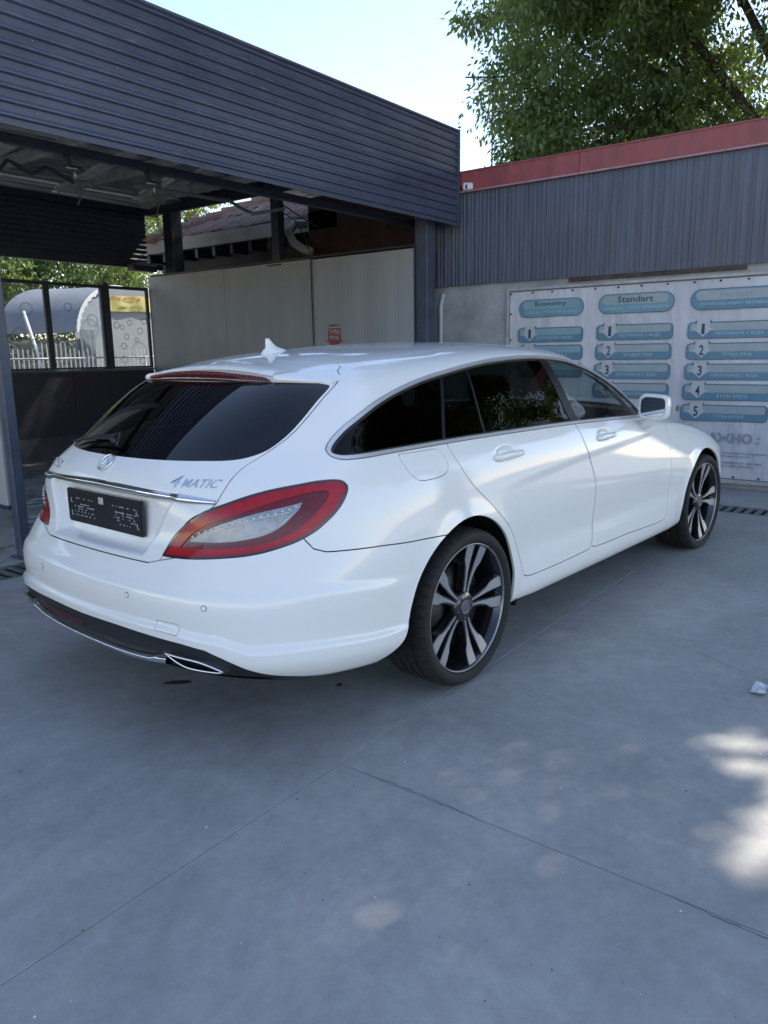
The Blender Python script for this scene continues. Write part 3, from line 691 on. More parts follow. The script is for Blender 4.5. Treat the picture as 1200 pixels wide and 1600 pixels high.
# badges
def frame_at(w,z,off=.002):
    P,N_=rp(w,z,off); X=Vector((0,-1,0)); X=(X-N_*X.dot(N_)).normalized(); Y=N_.cross(X)
    return Matrix(((X.x,Y.x,N_.x,P.x),(X.y,Y.y,N_.y,P.y),(X.z,Y.z,N_.z,P.z),(0,0,0,1)))
Ms=frame_at(0,.995)
b=MB(); n=40
ringp=[(.0385,.0),(.0385,.005),(.0345,.006),(.0335,.0)]
vs=[];fs=[]
for k in range(n):
    t=2*math.pi*k/n
    for r,h in ringp: vs.append(Ms@Vector((r*math.cos(t),r*math.sin(t),h)))
for k in range(n):
    for i in range(3): fs.append((k*4+i,((k+1)%n)*4+i,((k+1)%n)*4+i+1,k*4+i+1))
b.add(vs,fs,0,True)
for k in range(3):
    a=math.radians(90+120*k); d=Vector((math.cos(a),math.sin(a),0)); e=Vector((-d.y,d.x,0))
    p=[d*.036,e*.0058-d*.003,-d*.0,-e*.0058-d*.003]
    top=Vector((0,0,.008)); b.add([Ms@(d*.036+Vector((0,0,.003))),Ms@(e*.0062+Vector((0,0,.001))),Ms@top,Ms@(-e*.0062+Vector((0,0,.001)))],[(0,1,2),(0,2,3)])
b.build('star_badge',M_CHROME,tailgate,weld=True)
def badge(txt,w0,w1,z,h):
    # letters follow the curved tailgate: build flat then map every vertex on to the surface
    me_o=text_obj(txt,'badge_lettering',M_CHROME,Matrix.Identity(4),width=abs(w1-w0),height=h,parent=tailgate,depth=.0014,bold=.004,shear=.10)
    me=me_o.data
    for vv in me.vertices:
        w=w0+(w1-w0)*(vv.co.x/abs(w1-w0)); P,N_=rp(w,z+vv.co.y,.001+vv.co.z); vv.co=P
    me.update()
    return me_o
badge('4',-.388,-.426,.941,.037); badge('MATIC',-.438,-.562,.943,.026)
badge('CLS',.545,.455,.945,.028); badge('350',.44,.35,.945,.028)
# high-level brake lamp under the spoiler blade
def lamp_top(w): return 1.3225-.16*w*w
b=MB(); vs=[]; ws=np.linspace(-.412,.412,53)
for w in ws:
    k=abs(w)/.412; zt=lamp_top(w)-.002; zb_=1.281-.004*k**2; zt=zb_+(zt-zb_)*(1-max(0,(k-.86)/.14)**2*.8)
    Pb,_=rp(w,1.281)
    for j in range(5):
        s_=j/4; vs.append((Pb.x-.008+.013*s_+(.006 if j in(0,4) else 0),Pb.y,zb_+(zt-zb_)*s_))
fs=[(i*5+j,i*5+j+1,(i+1)*5+j+1,(i+1)*5+j) for i in range(52) for j in range(4)]
b.add(vs,fs,0,True); bl=b.build('brake_lamp',pbr('dark_red_brake_lens',(.040,.003,.007),.12,coat=1),CAR,weld=True)
b=MB()
for i in range(2,51):
    x,y,z=vs[i*5+3]; b.box(x-.0025,x+.004,y-.0045,y+.0045,z-.002,z+.006)
b.build('lamp_diode',pbr('deep_red_diode',(.20,.006,.015),.2,coat=1),bl,kind='stuff')
b=MB(); vs=[]; ws=np.linspace(-.597,.597,101)
for w in ws:
    a_=abs(w); k=a_/.6; q_=min(1,max(0,(a_-.395)/.03)); q_=q_*q_*(3-2*q_)
    gt=float(np.interp(a_,[0,.45,.56,.6],[1.281,1.281,1.2755,1.2655]))+.0015
    zl_=lamp_top(w)*(1-q_)+gt*q_; zu=max(lamp_top(w)+.012*(1-k*k)+.003,gt+.004)
    Pm,_=rp(w,zl_); e=(1-k**3); xo=Pm.x-.013*e-.0015
    P_a,_n=rp(w,zu+.022,.0004); P_b,_n=rp(w,zu+.011,.0012)
    vs+= [tuple(P_a),tuple(P_b),(xo+.008,Pm.y,zu+.003),(xo,Pm.y,zu-.004*e),(xo-.001*e,Pm.y,zl_+.002),(xo+.004,Pm.y,zl_),(xo+.03*e+.004,Pm.y,zl_-.002)]
fs=[(i*7+j,i*7+j+1,(i+1)*7+j+1,(i+1)*7+j) for i in range(100) for j in range(6)]
b.add(vs,fs,0,True); b.build('roof_spoiler',M_PAINT,CAR,weld=True)
# parking sensors
for w_,z_ in ((.304,.574),(.636,.573),(-.304,.574),(-.636,.573)):
    P,N_=rp(w_,z_,.0); q=N_.to_track_quat('Z','Y').to_matrix().to_4x4(); q.translation=P
    b=MB(); b.extr([(.0105*math.cos(t),.0105*math.sin(t)) for t in np.linspace(0,2*math.pi,20,endpoint=False)],-.004,.0008,0,q); b.extr([(.0085*math.cos(t),.0085*math.sin(t)) for t in np.linspace(0,2*math.pi,20,endpoint=False)],.0008,.0014,1,q)
    b.build('parking_sensor',[M_BLK,M_PAINT],CAR)
# rear wiper
b=MB()
def wp(y,z,off): 
    P,N_=rp(y,z,off); return P
b.tube([wp(.0,1.045,.03),wp(.06,1.055,.030),wp(.20,1.052,.026),wp(.36,1.030,.022)],[.011,.008,.006,.004],8)
b.tube([wp(.10,1.075,.012),wp(.25,1.060,.012),wp(.42,1.030,.012)],.005,6)
b.tube([wp(-.01,1.04,.02),wp(.03,1.075,.03),wp(.055,1.055,.03)],.006,6)
b.build('wiper',M_BLK,CAR)
# chrome strip on the diffuser, with perforated inner part, and exhaust tips
def low(w,z,off): 
    P,N_=rp(w,z,off); return P
b=MB(); vs=[]; ws=np.linspace(-.47,.47,49)
zc=lambda w: .322+.036*(abs(w)/.44)**2
for w in ws:
    P,N_=rp(w,zc(w)); N_=Vector((N_.x,N_.y,0)).normalized(); t=1 if abs(w)<.40 else 1.5
    for o_,dz in ((.004,.013*t),(.022,.010*t),(.026,-.002),(.016,-.012),(-.02,-.014)): vs.append(P+N_*(o_)+Vector((0,0,dz)))
b.add(vs,[(i*5+j,i*5+j+1,(i+1)*5+j+1,(i+1)*5+j) for i in range(48) for j in range(4)],0,True); b.build('lower_chrome_strip',M_CHROME,CAR,weld=True)
EXP=[(-.481,.397),(-.546,.394),(-.622,.388),(-.683,.357),(-.654,.351),(-.559,.353),(-.515,.370)]
for s in (-1,1):
    pts=[]
    for w_,z_ in EXP:
        P,N_=rp(s*abs(w_),z_); N_=Vector((N_.x,N_.y,0)).normalized(); pts.append(P+N_*.016)
    sm_=[Vector(tuple(p)) for p in spline([tuple(p) for p in pts],True,5,corner=(0,3))]
    b=MB(); b.tube(sm_+[sm_[0]],.0042,8,cap=False); n=len(sm_)
    cen=sum(sm_,Vector())/n; fw=Vector((.16,0,-.004)); V_=sm_+[p+fw for p in sm_]
    b.add(V_,[(i,(i+1)%n,n+(i+1)%n,n+i) for i in range(n)]+[tuple(range(n,2*n))],1)
    b.add([p+(p-cen)*.05 for p in sm_]+[p+(p-cen)*.02+fw for p in sm_],[(i,(i+1)%n,n+(i+1)%n,n+i) for i in range(n)],0)
    b.build('exhaust_tip',[M_CHROME,M_DARK],CAR)
# red reflector bar inside the diffuser
b=MB(); vs=[]
for w in np.linspace(.02,.36,18):
    P,N_=rp(w,.40); vs+=[P+N_*.002+Vector((0,0,.012)),P+N_*.002-Vector((0,0,.012))]
b.add(vs,[(2*i,2*i+1,2*i+3,2*i+2) for i in range(17)]); b.build('rear_reflector',pbr('deep_red_reflector',(.045,.004,.008),.3),CAR)
# door handles
def on_side(x,z):
    m=(Vall[:,1]>.6)&(Vall[:,6]>5)&(Vall[:,6]<16); d=(Vall[:,0]-x)**2+(Vall[:,2]-z)**2; d=np.where(m,d,9); i=np.argsort(d)[:4]; wt=1/(d[i]+1e-7); return (Vall[i]*wt[:,None]).sum(0)/wt.sum()
def handle(s,x0,x1,z,parent):
    b=MB(); n=14; vs=[]
    for i in range(n+1):
        k=i/n; x=x0+(x1-x0)*k; zz=z+.006*k-.0; P=on_side(x,zz); y=P[1]
        o=.036*math.sin(math.pi*min(1,max(0,k)))**.5; h=.0165*(.55+.45*math.sin(math.pi*k)**.5)*(1.2-.4*k)
        if k<.12 or k>.9: o=max(o*.6,.004)
        for j in range(8):
            t=2*math.pi*j/8; vs.append((x,s*(y+o-.006+.009*math.cos(t)),zz+h*math.sin(t)))
    fs=[(i*8+j,i*8+(j+1)%8,(i+1)*8+(j+1)%8,(i+1)*8+j) for i in range(n) for j in range(8)]+[tuple(range(8)),tuple(range(n*8,n*8+8))]
    b.add(vs,fs,0,True); b.build('handle',M_PAINT,parent,weld=True)
    # chrome underside of the grip
    b=MB(); b.tube([(x0+(x1-x0)*k,s*(on_side(x0+(x1-x0)*k,z)[1]+.018),z-.0085+.006*k) for k in np.linspace(.15,.85,7)],.0025,6); b.build('handle_trim',M_CHROME,parent)
for s in (-1,1):
    handle(s,.20,.445,.937,doors[s][1]); handle(s,1.185,1.415,.930,doors[s][0])
# door mirrors
for s in (-1,1):
    b=MB(); cx,cy,cz=1.775,.990,1.060
    def ms(x,y,z): return (x,s*y,z)
    # housing: lofted rings from the glass opening (rear) to the rounded front
    rings=[]; n=20
    def rr(w_,h_,dx,y0=0,p=3.0):
        out=[]
        for k in range(n):
            t=2*math.pi*k/n; c,q=math.cos(t),math.sin(t)
            out.append((dx,y0+w_*math.copysign(abs(c)**(2/p),c),h_*math.copysign(abs(q)**(2/p),q)+ (.012*c)))
        return out
    for w_,h_,dx,y0 in ((.092,.060,-.028,0),(.108,.076,-.03,0),(.112,.080,-.015,0),(.110,.079,.02,0),(.098,.070,.06,.002),(.070,.050,.095,.004),(.02,.015,.115,.006)): rings.append(rr(w_,h_,dx,y0,4.2))
    vs=[(cx+x+.10*(y)*-.4,s*(cy-.02+y*.78),cz+z*.92-.10*y) for R_ in rings for x,y,z in R_]
    fs=[(i*n+k,i*n+(k+1)%n,(i+1)*n+(k+1)%n,(i+1)*n+k) for i in range(len(rings)-1) for k in range(n)]+[tuple(range((len(rings)-1)*n,len(rings)*n))]
    b.add(vs,fs,0,True)
    # stalk
    b.tube([ms(1.86,.845,.935),ms(1.84,.90,.955),ms(1.80,.945,.995)],[.036,.030,.028],12)
    mo=b.build('door_mirror',M_PAINT,CAR,weld=True)
    b=MB(); b.add([(cx-.0285+.10*y*-.4,s*(cy-.02+y*.78),cz+z*.92-.10*y) for x,y,z in rr(.090,.058,0,0,4.2)],[tuple(range(n))]); b.build('mirror_glass',pbr('mirror_silver',(.8,.82,.84),.02,1),mo,weld=True)
    b=MB(); b.box(1.83,1.87,s*1.072,s*1.078,1.035,1.065); b.build('indicator_lens',M_BLK,mo)
# shark-fin antenna
b=MB(); n=16; secs=[(0,.036,.078,.0),(.010,.034,.073,.0),(.019,.027,.062,-.004),(.026,.016,.044,-.011),(.034,.009,.030,-.023),(.054,.005,.018,-.035),(.068,.003,.011,-.041)]
zr=1.372
vs=[]
for h,w_,l_,dx in secs:
    for k in range(n):
        t=2*math.pi*k/n; vs.append((-.195+dx+l_*math.cos(t),w_*math.sin(t),zr+.012+h+ (.10*(.0+l_*math.cos(t)))*.22))
fs=[(i*n+k,i*n+(k+1)%n,(i+1)*n+(k+1)%n,(i+1)*n+k) for i in range(len(secs)-1) for k in range(n)]+[tuple(range((len(secs)-1)*n,len(secs)*n))]
b.add(vs,fs,0,True); b.build('antenna',M_PAINT,CAR,weld=True)
# interior: seats, dashboard, wheel
M_SEAT=pbr('dark_seat_leather',(.025,.024,.024),.5,noise=.3,bump=.2,bscale=90)
def seat(x,y):
    b=MB(); b.box(x-.25,x+.27,y-.25,y+.25,.36,.50,bev=.05)
    Mx=Matrix.Translation((x-.24,y,.44))@Matrix.Rotation(math.radians(-18),4,'Y'); b.box(-.06,.06,-.24,.24,0,.62,M=Mx,bev=.045); b.box(-.045,.045,-.13,.13,.68,.86,M=Mx,bev=.04)
    b.box(-.008,.008,-.06,-.045,.6,.7,M=Mx); b.box(-.008,.008,.045,.06,.6,.7,M=Mx)
    return b.build('seat',M_SEAT,CAR)
for x in (.55,1.45):
    for y in (-.38,.38): seat(x,y)
b=MB(); b.box(1.98,2.35,-.72,.72,.60,.89,bev=.06); b.box(.9,2.0,-.11,.11,.35,.66,bev=.03); b.build('dashboard',M_SEAT,CAR)
b=MB(); pts=[]
Mw=Matrix.Translation((1.87,.38,.86))@Matrix.Rotation(math.radians(-65),4,'Y')
b.tube([Mw@Vector((.185*math.cos(t),.185*math.sin(t),0)) for t in np.linspace(0,2*math.pi,33)],.014,8,cap=False); b.box(-.03,.03,-.18,.18,-.01,.01,M=Mw); b.build('steering_wheel',M_SEAT,CAR)
# ---- wheels
M_MACH=pbr('machined_alloy',(.56,.57,.59),.34,.9,noise=.1,nscale=30)
M_WBLK=pbr('gloss_black_alloy',(.010,.010,.012),.22,coat=.7)
RT=.334
def wheel():
    # outer face towards -Y ; y=0 is the outer tyre wall plane
    b=MB(); prof=[(.274,.012),(.270,.006),(.2675,.010),(.264,.020),(.256,.034),(.250,.055),(.248,.12),(.256,.20),(.270,.225)]
    b.lathe(prof,72,0); rim=b.build('wheel',M_WBLK,CAR)
    b=MB(); b.lathe([(.2745,.011),(.2725,.0052),(.2680,.0070),(.2660,.0115)],96,0); b.build('rim_lip',pbr('dull_rim_lip',(.30,.31,.33),.35,1),rim)
    # tyre
    nseg=288
    prof=[(.2735,.010),(.279,.002),(.291,-.006),(.305,-.007),(.317,-.002),(.3255,.008),(.3305,.020),(.3335,.034)]
    tr=[]; y=.034
    for g0 in (.062,.105,.150,.193):
        tr+=[(RT,g0-.005),(RT-.008,g0-.0035),(RT-.008,g0+.0035),(RT,g0+.005)]
    prof+=tr+[(.3325,.222),(.329,.236),(.318,.250),(.300,.256),(.28,.250),(.2735,.235)]
    vs=[];m=len(prof)
    for k in range(nseg):
        t=2*math.pi*k/nseg
        for i,(r,h) in enumerate(prof):
            rr_=r
            if r>.3245 and h<.050 and k%6==0: rr_=r-.005
            if r>.3245 and h>.205 and k%6==3: rr_=r-.005
            if r==RT and .05<h<.21 and (k+int(h*60))%8==0: rr_=r-.004
            if i in (2,3) and k%2==0: rr_=r+.0006
            vs.append((rr_*math.cos(t),h,rr_*math.sin(t)))
    fs=[(k*m+i,k*m+i+1,((k+1)%nseg)*m+i+1,((k+1)%nseg)*m+i) for k in range(nseg) for i in range(m-1)]
    b=MB(); b.add(vs,fs,0,False); b.build('tyre',M_TYRE,rim)
    # spokes: right and left blade of each of the five pairs
    def blade(sg):
        inner=[(.040,.003),(.065,.0060),(.12,.0095),(.17,.0155),(.21,.0205),(.2655,.024)]
        outer=[(.2655,.073),(.222,.066),(.190,.057),(.178,.047),(.168,.039),(.12,.0265),(.08,.020),(.040,.020)]
        bi=[(r,q-.004) for r,q in inner]; bo=[(r,q+.0045) for r,q in outer]
        def yy(r): return .016+.020*math.sin(min(1,max(0,(.2655-r)/.2255))*math.pi*.62)
        b=MB()
        def strip(I,O,dy,mi,depth):
            # resample both edges at common radii
            rs=np.linspace(.040,.2655,20); qi=np.interp(rs,[p[0] for p in I],[p[1] for p in I]); O2=sorted(O); qo=np.interp(rs,[p[0] for p in O2],[p[1] for p in O2])
            V_=[];n=len(rs)
            for r,a,c in zip(rs,qi,qo):
                for q,d in ((a,0),(c,0),(c+ (.002 if depth>.01 else 0),depth),(a-(.002 if depth>.01 else 0),depth)): V_.append((q*sg,yy(r)+dy+d,r))
            F_=[(4*i+j,4*i+(j+1)%4,4*(i+1)+(j+1)%4,4*(i+1)+j) for i in range(n-1) for j in range(4)]+[(0,1,2,3),tuple(4*(n-1)+j for j in (3,2,1,0))]
            b.add(V_,F_,mi)
        strip([(r,q-.0045*(0 if False else 1)) for r,q in inner],[(r,q+.005) for r,q in outer],.0022,1,.034)
        strip([(r,q+(.0 if r>.2 else .0025)) for r,q in inner],[(r,q-(0 if r>.165 else .004)) for r,q in outer],0,0,.003)
        me_o=b.build('spoke',[M_MACH,M_WBLK],rim,weld=True); return me_o
    A_=blade(1); B_=blade(-1)
    for k in range(5):
        ang=math.radians(16+72*k)
        for src in (A_,B_):
            o=src if k==0 else dup(src,rim)
            o.rotation_euler=(0,ang,0)
    b=MB(); b.lathe([(.0,.0235),(.020,.024),(.027,.0235),(.029,.0225),(.031,.025),(.032,.040)],32); b.build('hub_cap',pbr('hub_cap_grey',(.22,.23,.25),.35,.8,noise=.4,nscale=60),rim)
    b=MB(); b.lathe([(.032,.028),(.060,.031),(.066,.038),(.068,.06)],40); b.build('hub',M_WBLK,rim)
    b=MB()
    for k in range(5):
        t=math.radians(52+72*k); b.tube([(.048*math.cos(t),.026,.048*math.sin(t)),(.048*math.cos(t),.05,.048*math.sin(t))],.008,8)
    b.build('wheel_bolt',M_WBLK,rim,kind='stuff')
    b=MB(); b.lathe([(.06,.085),(.175,.085),(.175,.110),(.06,.110)],48); b.build('brake_disc',pbr('brake_steel',(.08,.08,.08),.45,1,noise=.2),rim)
    b=MB(); b.lathe([(.0,.16),(.247,.16)],40); b.build('wheel_backing',M_DARK,rim)
    return rim
w0=wheel(); kids=list(w0.children)
def place(o,x,y,flip,steer=0):
    o.location=(x,y,RT); o.rotation_euler=(0,0,(math.pi if flip else 0)+steer)
place(w0,0,-.928,False)
for x,s,st_ in ((0,1,0),(2.874,-1,math.radians(-2)),(2.874,1,math.radians(-2))):
    c=w0.copy(); COL.objects.link(c); c.parent=CAR
    for k in kids:
        d=k.copy(); COL.objects.link(d); d.parent=c
    place(c,x,s*.928,s>0,st_)

# ================================================================= GROUND
def concrete(name,base,dark,rough=.62,wet=0):
    m=nmat(name); n=m.node_tree.nodes; l=m.node_tree.links; b=n['Principled BSDF']
    geo=n.new('ShaderNodeNewGeometry')
    def noise(sc,det=6,ro=.6,str_=(1,1,1),dist=0):
        mp=n.new('ShaderNodeMapping'); mp.inputs['Scale'].default_value=str_; l.new(geo.outputs['Position'],mp.inputs[0])
        t=n.new('ShaderNodeTexNoise'); t.inputs['Scale'].default_value=sc; t.inputs['Detail'].default_value=det; t.inputs['Roughness'].default_value=ro; t.inputs['Distortion'].default_value=dist
        l.new(mp.outputs[0],t.inputs['Vector']); return t.outputs['Fac']
    def ramp(src,p0,p1,c0,c1):
        r=n.new('ShaderNodeValToRGB'); r.color_ramp.elements[0].position=p0; r.color_ramp.elements[1].position=p1
        r.color_ramp.elements[0].color=tuple(c0)+(1,); r.color_ramp.elements[1].color=tuple(c1)+(1,); l.new(src,r.inputs[0]); return r.outputs[0]
    def mix(a,b_,f=None,mode='MULTIPLY',fac=1):
        x=n.new('ShaderNodeMix'); x.data_type='RGBA'; x.blend_type=mode; x.inputs[0].default_value=fac
        l.new(a,x.inputs[6]); l.new(b_,x.inputs[7])
        if f is not None: l.new(f,x.inputs[0])
        return x.outputs[2]
    c=ramp(noise(.9,9,.68),.34,.68,dark,base)
    g=ramp(noise(14,8,.75),.3,.75,(.80,.80,.80),(1.08,1.08,1.08)); c=mix(c,g)
    s=ramp(noise(420,2,.5),.28,.42,(.72,.72,.72),(1,1,1)); c=mix(c,s)
    tr=ramp(noise(2.6,5,.6,(.8,1.7,1),.8),.40,.64,(.93,.93,.94),(1.02,1.02,1.02)); c=mix(c,tr)     # brushed / tyre streaks
    tr2=ramp(noise(1.6,8,.72,(2.2,.6,1),1.5),.56,.70,(1,1,1),(1.14,1.12,1.06)); c=mix(c,tr2)
    v=n.new('ShaderNodeTexVoronoi'); v.inputs['Scale'].default_value=7; l.new(geo.outputs['Position'],v.inputs['Vector'])
    sp=ramp(v.outputs['Distance'],.015,.035,(1.9,1.9,1.95),(1,1,1)); 
    c=mix(c,sp)
    l.new(c,b.inputs['Base Color'])
    mr=n.new('ShaderNodeMapRange'); mr.inputs[1].default_value=.35; mr.inputs[2].default_value=.7; mr.inputs[3].default_value=rough-.12; mr.inputs[4].default_value=rough+.1
    l.new(noise(1.7,7,.7),mr.inputs[0]); l.new(mr.outputs[0],b.inputs['Roughness'])
    bn=n.new('ShaderNodeBump'); bn.inputs['Strength'].default_value=.5; bn.inputs['Distance'].default_value=.0015; l.new(noise(120,6,.7),bn.inputs['Height'])
    bn2=n.new('ShaderNodeBump'); bn2.inputs['Strength'].default_value=.35; bn2.inputs['Distance'].default_value=.02; l.new(noise(2.2,3,.5),bn2.inputs['Height']); l.new(bn2.outputs[0],bn.inputs['Normal'])
    l.new(bn.outputs[0],b.inputs['Normal'])
    if wet:
        f=ramp(noise(1.3,5,.6,(1,1,1),.7),.42,.52,(1,1,1),(0,0,0))
        b.inputs['Coat Weight'].default_value=1; b.inputs['Coat Roughness'].default_value=.03
        l.new(f,b.inputs['Coat Weight'])
        c2=mix(c,ramp(noise(1.3,5,.6,(1,1,1),.7),.42,.52,(.45,.47,.5),(1,1,1))); l.new(c2,b.inputs['Base Color'])
        b3=n.new('ShaderNodeBump'); b3.inputs['Strength'].default_value=.6; b3.inputs['Distance'].default_value=.05; l.new(noise(3.2,3,.5,(1,2.0,1),.8),b3.inputs['Height']); l.new(b3.outputs[0],b.inputs['Coat Normal'])
    return m
M_CONC=concrete('brushed_concrete',(.43,.428,.418),(.30,.30,.295))
M_WET=concrete('wet_concrete',(.46,.47,.47),(.24,.25,.255),.40,1)
M_EARTH=pbr('bare_earth',(.10,.085,.06),.9,noise=.5,nscale=3); M_YARD=pbr('pale_asphalt_yard',(.30,.295,.28),.9,noise=.35,nscale=1.5,bump=.2)
b=MB(); b.add([(-60,-60,-.16),(90,-60,-.16),(90,90,-.16),(-60,90,-.16)],[(0,1,2,3)]); b.build('ground',M_YARD,kind='structure')
b=MB(); b.box(-9.5,4.22,-8,2.30,-.15,-.012); b.box(4.56,5.6,-8,9,-.15,-.012)
base=b.build('pavement',pbr('joint_filler',(.17,.17,.165),.9,noise=.4,nscale=30),kind='structure')
def slab(x0,x1,y0,y1,mat=M_CONC,parent=base,z=0):
    g=.0012; b=MB(); b.box(x0+g,x1-g,y0+g,y1-g,-.011,z,bev=.0015); o=b.build('slab',mat,parent); return o
xs=[-9.5,-5.2,-.875,4.22]
for i in range(3): slab(xs[i],xs[i+1],-4.6,-.90); slab(xs[i],xs[i+1],-8,-4.6); 
slab(-9.5,-4.9,-.90,2.30); slab(-4.9,4.22,-.90,2.30)
slab(4.56,5.6,-8,-3.2); slab(4.56,5.6,-3.2,2.3); slab(4.56,5.6,2.3,9)
# wash bay floor slabs (wet)
bf=MB(); bf.box(-9.5,5.0,2.64,9.2,-.15,-.012); bayf=bf.build('bay_floor',M_EARTH,kind='structure')
slab(-9.5,-.05,2.64,9.2,M_WET,bayf); slab(-.05,5.0,2.64,9.2,M_WET,bayf)
M_GRATE=pbr('galvanised_grate',(.20,.205,.21),.45,.6,noise=.4,nscale=20,bump=.1)
def grate(name,label,x0,x1,y0,y1,along,pitch,bw,rng):
    t=empty(name,label,'drain',((x0+x1)/2,(y0+y1)/2,0))
    L=Matrix.Translation((-(x0+x1)/2,-(y0+y1)/2,0))
    b=MB(); b.box(x0,x1,y0,y1,-.15,-.12,M=L); b.build('channel',M_DARK,t)
    b=MB()
    if along=='y':
        b.box(x0,x0+.028,y0,y1,-.12,-.002,M=L,bev=.003); b.box(x1-.028,x1,y0,y1,-.12,-.002,M=L,bev=.003)
    else:
        b.box(x0,x1,y0,y0+.028,-.12,-.002,M=L,bev=.003); b.box(x0,x1,y1-.028,y1,-.12,-.002,M=L,bev=.003)
    b.build('frame',M_GRATE,t)
    src=None; n=int((rng[1]-rng[0])/pitch)
    for k in range(n):
        p=rng[0]+(k+.5)*pitch
        if src is None:
            b=MB()
            if along=='y': b.box(x0-(x0+x1)/2+.029,x1-(x0+x1)/2-.029,-bw/2,bw/2,-.03,-.004,bev=.003)
            else: b.box(-bw/2,bw/2,y0-(y0+y1)/2+.029,y1-(y0+y1)/2-.029,-.03,-.004,bev=.003)
            src=o=b.build('bar',M_GRATE,t)
        else: o=dup(src,t)
        o.location=(0,p-(y0+y1)/2,0) if along=='y' else (p-(x0+x1)/2,0,0)
grate('drain_grate','steel drain grating in the ground below the price banner wall',4.235,4.545,-6,2.28,'y',.083,.045,(-4.5,2.2))
grate('drain_grate','steel drain grating at the left beside the bay post, along the wash bay entrance',-6,5.0,2.31,2.63,'x',.083,.045,(-5.0,4.4))
# litter and stains
def blobmesh(pts,z,name,mat,label,cat,h=.004):
    b=MB(); b.extr(pts,z,z+h); o=b.build(name,mat); return tag(o,label,cat)
random.seed(11)
def irregular(cx,cy,rx,ry,a,n=22,j=.18):
    out=[]
    for k in range(n):
        t=2*math.pi*k/n; r=1+random.uniform(-j,j); x=rx*r*math.cos(t); y=ry*r*math.sin(t)
        out.append((cx+x*math.cos(a)-y*math.sin(a),cy+x*math.sin(a)+y*math.cos(a)))
    return out
M_OIL=pbr('oil_stain',(.06,.06,.064),.45,noise=.3)
b=MB(); cx,cy=.56,-1.93
pts=[]; 
for i in range(7):
    for j in range(4):
        pts.append((cx-.05+.018*i+random.uniform(-.006,.006),cy-.028+.018*j+random.uniform(-.005,.005),.004+random.uniform(0,.016)))
b.add(pts,[(i*4+j,(i+1)*4+j,(i+1)*4+j+1,i*4+j+1) for i in range(6) for j in range(3)])
tag(b.build('crumpled_paper',pbr('white_paper',(.55,.58,.62),.6)),'small crumpled white paper lying on the concrete at the right','litter')
b=MB(); random.seed(17)
for i in range(900):
    x=random.uniform(-2.4,2.2); y=random.uniform(-3.0,-.2) if random.random()<.8 else random.uniform(-3,2.2); r=random.uniform(.0008,.0030)*(1.6 if random.random()<.06 else 1); a=random.uniform(0,6)
    p=[(x+r*math.cos(a+t)*random.uniform(.6,1.2),y+r*math.sin(a+t)*random.uniform(.6,1.2),.0) for t in (0,1.6,3.1,4.7)]
    b.add(p+[(x,y,r*.8)],[(0,1,4),(1,2,4),(2,3,4),(3,0,4)],0 if random.random()<.55 else 1)
o=b.build('grit',[pbr('pale_grit',(.55,.54,.50),.8),pbr('dark_grit',(.06,.055,.05),.9)],kind='stuff'); o['label']='fine grit and crumbs scattered over the concrete forecourt'; o['category']='grit'
def crack(pts,w,name='crack',mat=None):
    b=MB(); P_=[]
    for (x0,y0),(x1,y1) in zip(pts,pts[1:]):
        n=max(2,int(math.hypot(x1-x0,y1-y0)/.02))
        for k in range(n):
            t=k/n; P_.append((x0+(x1-x0)*t+random.uniform(-.004,.004),y0+(y1-y0)*t+random.uniform(-.004,.004)))
    vs=[]
    for i,(x,y) in enumerate(P_):
        a,c_=P_[max(i-1,0)],P_[min(i+1,len(P_)-1)]; dx,dy=c_[0]-a[0],c_[1]-a[1]; L_=math.hypot(dx,dy) or 1; ww=w*random.uniform(.3,1.2)*(min(i,len(P_)-1-i)/6 if min(i,len(P_)-1-i)<6 else 1)+.0002
        vs+=[(x-dy/L_*ww,y+dx/L_*ww,.0012),(x+dy/L_*ww,y-dx/L_*ww,.0012)]
    b.add(vs,[(2*i,2*i+1,2*i+3,2*i+2) for i in range(len(P_)-1)]); return b.build(name,mat or M_CRK,base)
M_CRK=pbr('crack_dark',(.05,.05,.05),.9)
crack([(-.872,-2.0),(-.890,-2.16),(-.884,-2.34),(-.90,-2.6)],.0009); crack([(-.80,-.905),(-.74,-.93),(-.69,-.91)],.0016); crack([(-1.35,-.90),(-1.42,-.93)],.002)
crack([(-.874,-.93),(-.868,-1.25),(-.88,-1.5)],.0009); crack([(.9,-1.5),(.7,-1.9),(.75,-2.3)],.0006)
blobmesh(irregular(-.77,.105,.060,.020,-.85,26,.10),.0005,'oil_stain',M_OIL,'dark oil spot on the concrete below the exhaust tip','stain',.0003)
blobmesh(irregular(-.386,-.481,.016,.012,.2),.0005,'oil_stain',M_OIL,'tiny dark oil drip on the concrete just behind the rear wheel','stain',.0006)
M_LEAFD=pbr('dry_leaf',(.10,.08,.045),.8,noise=.4)

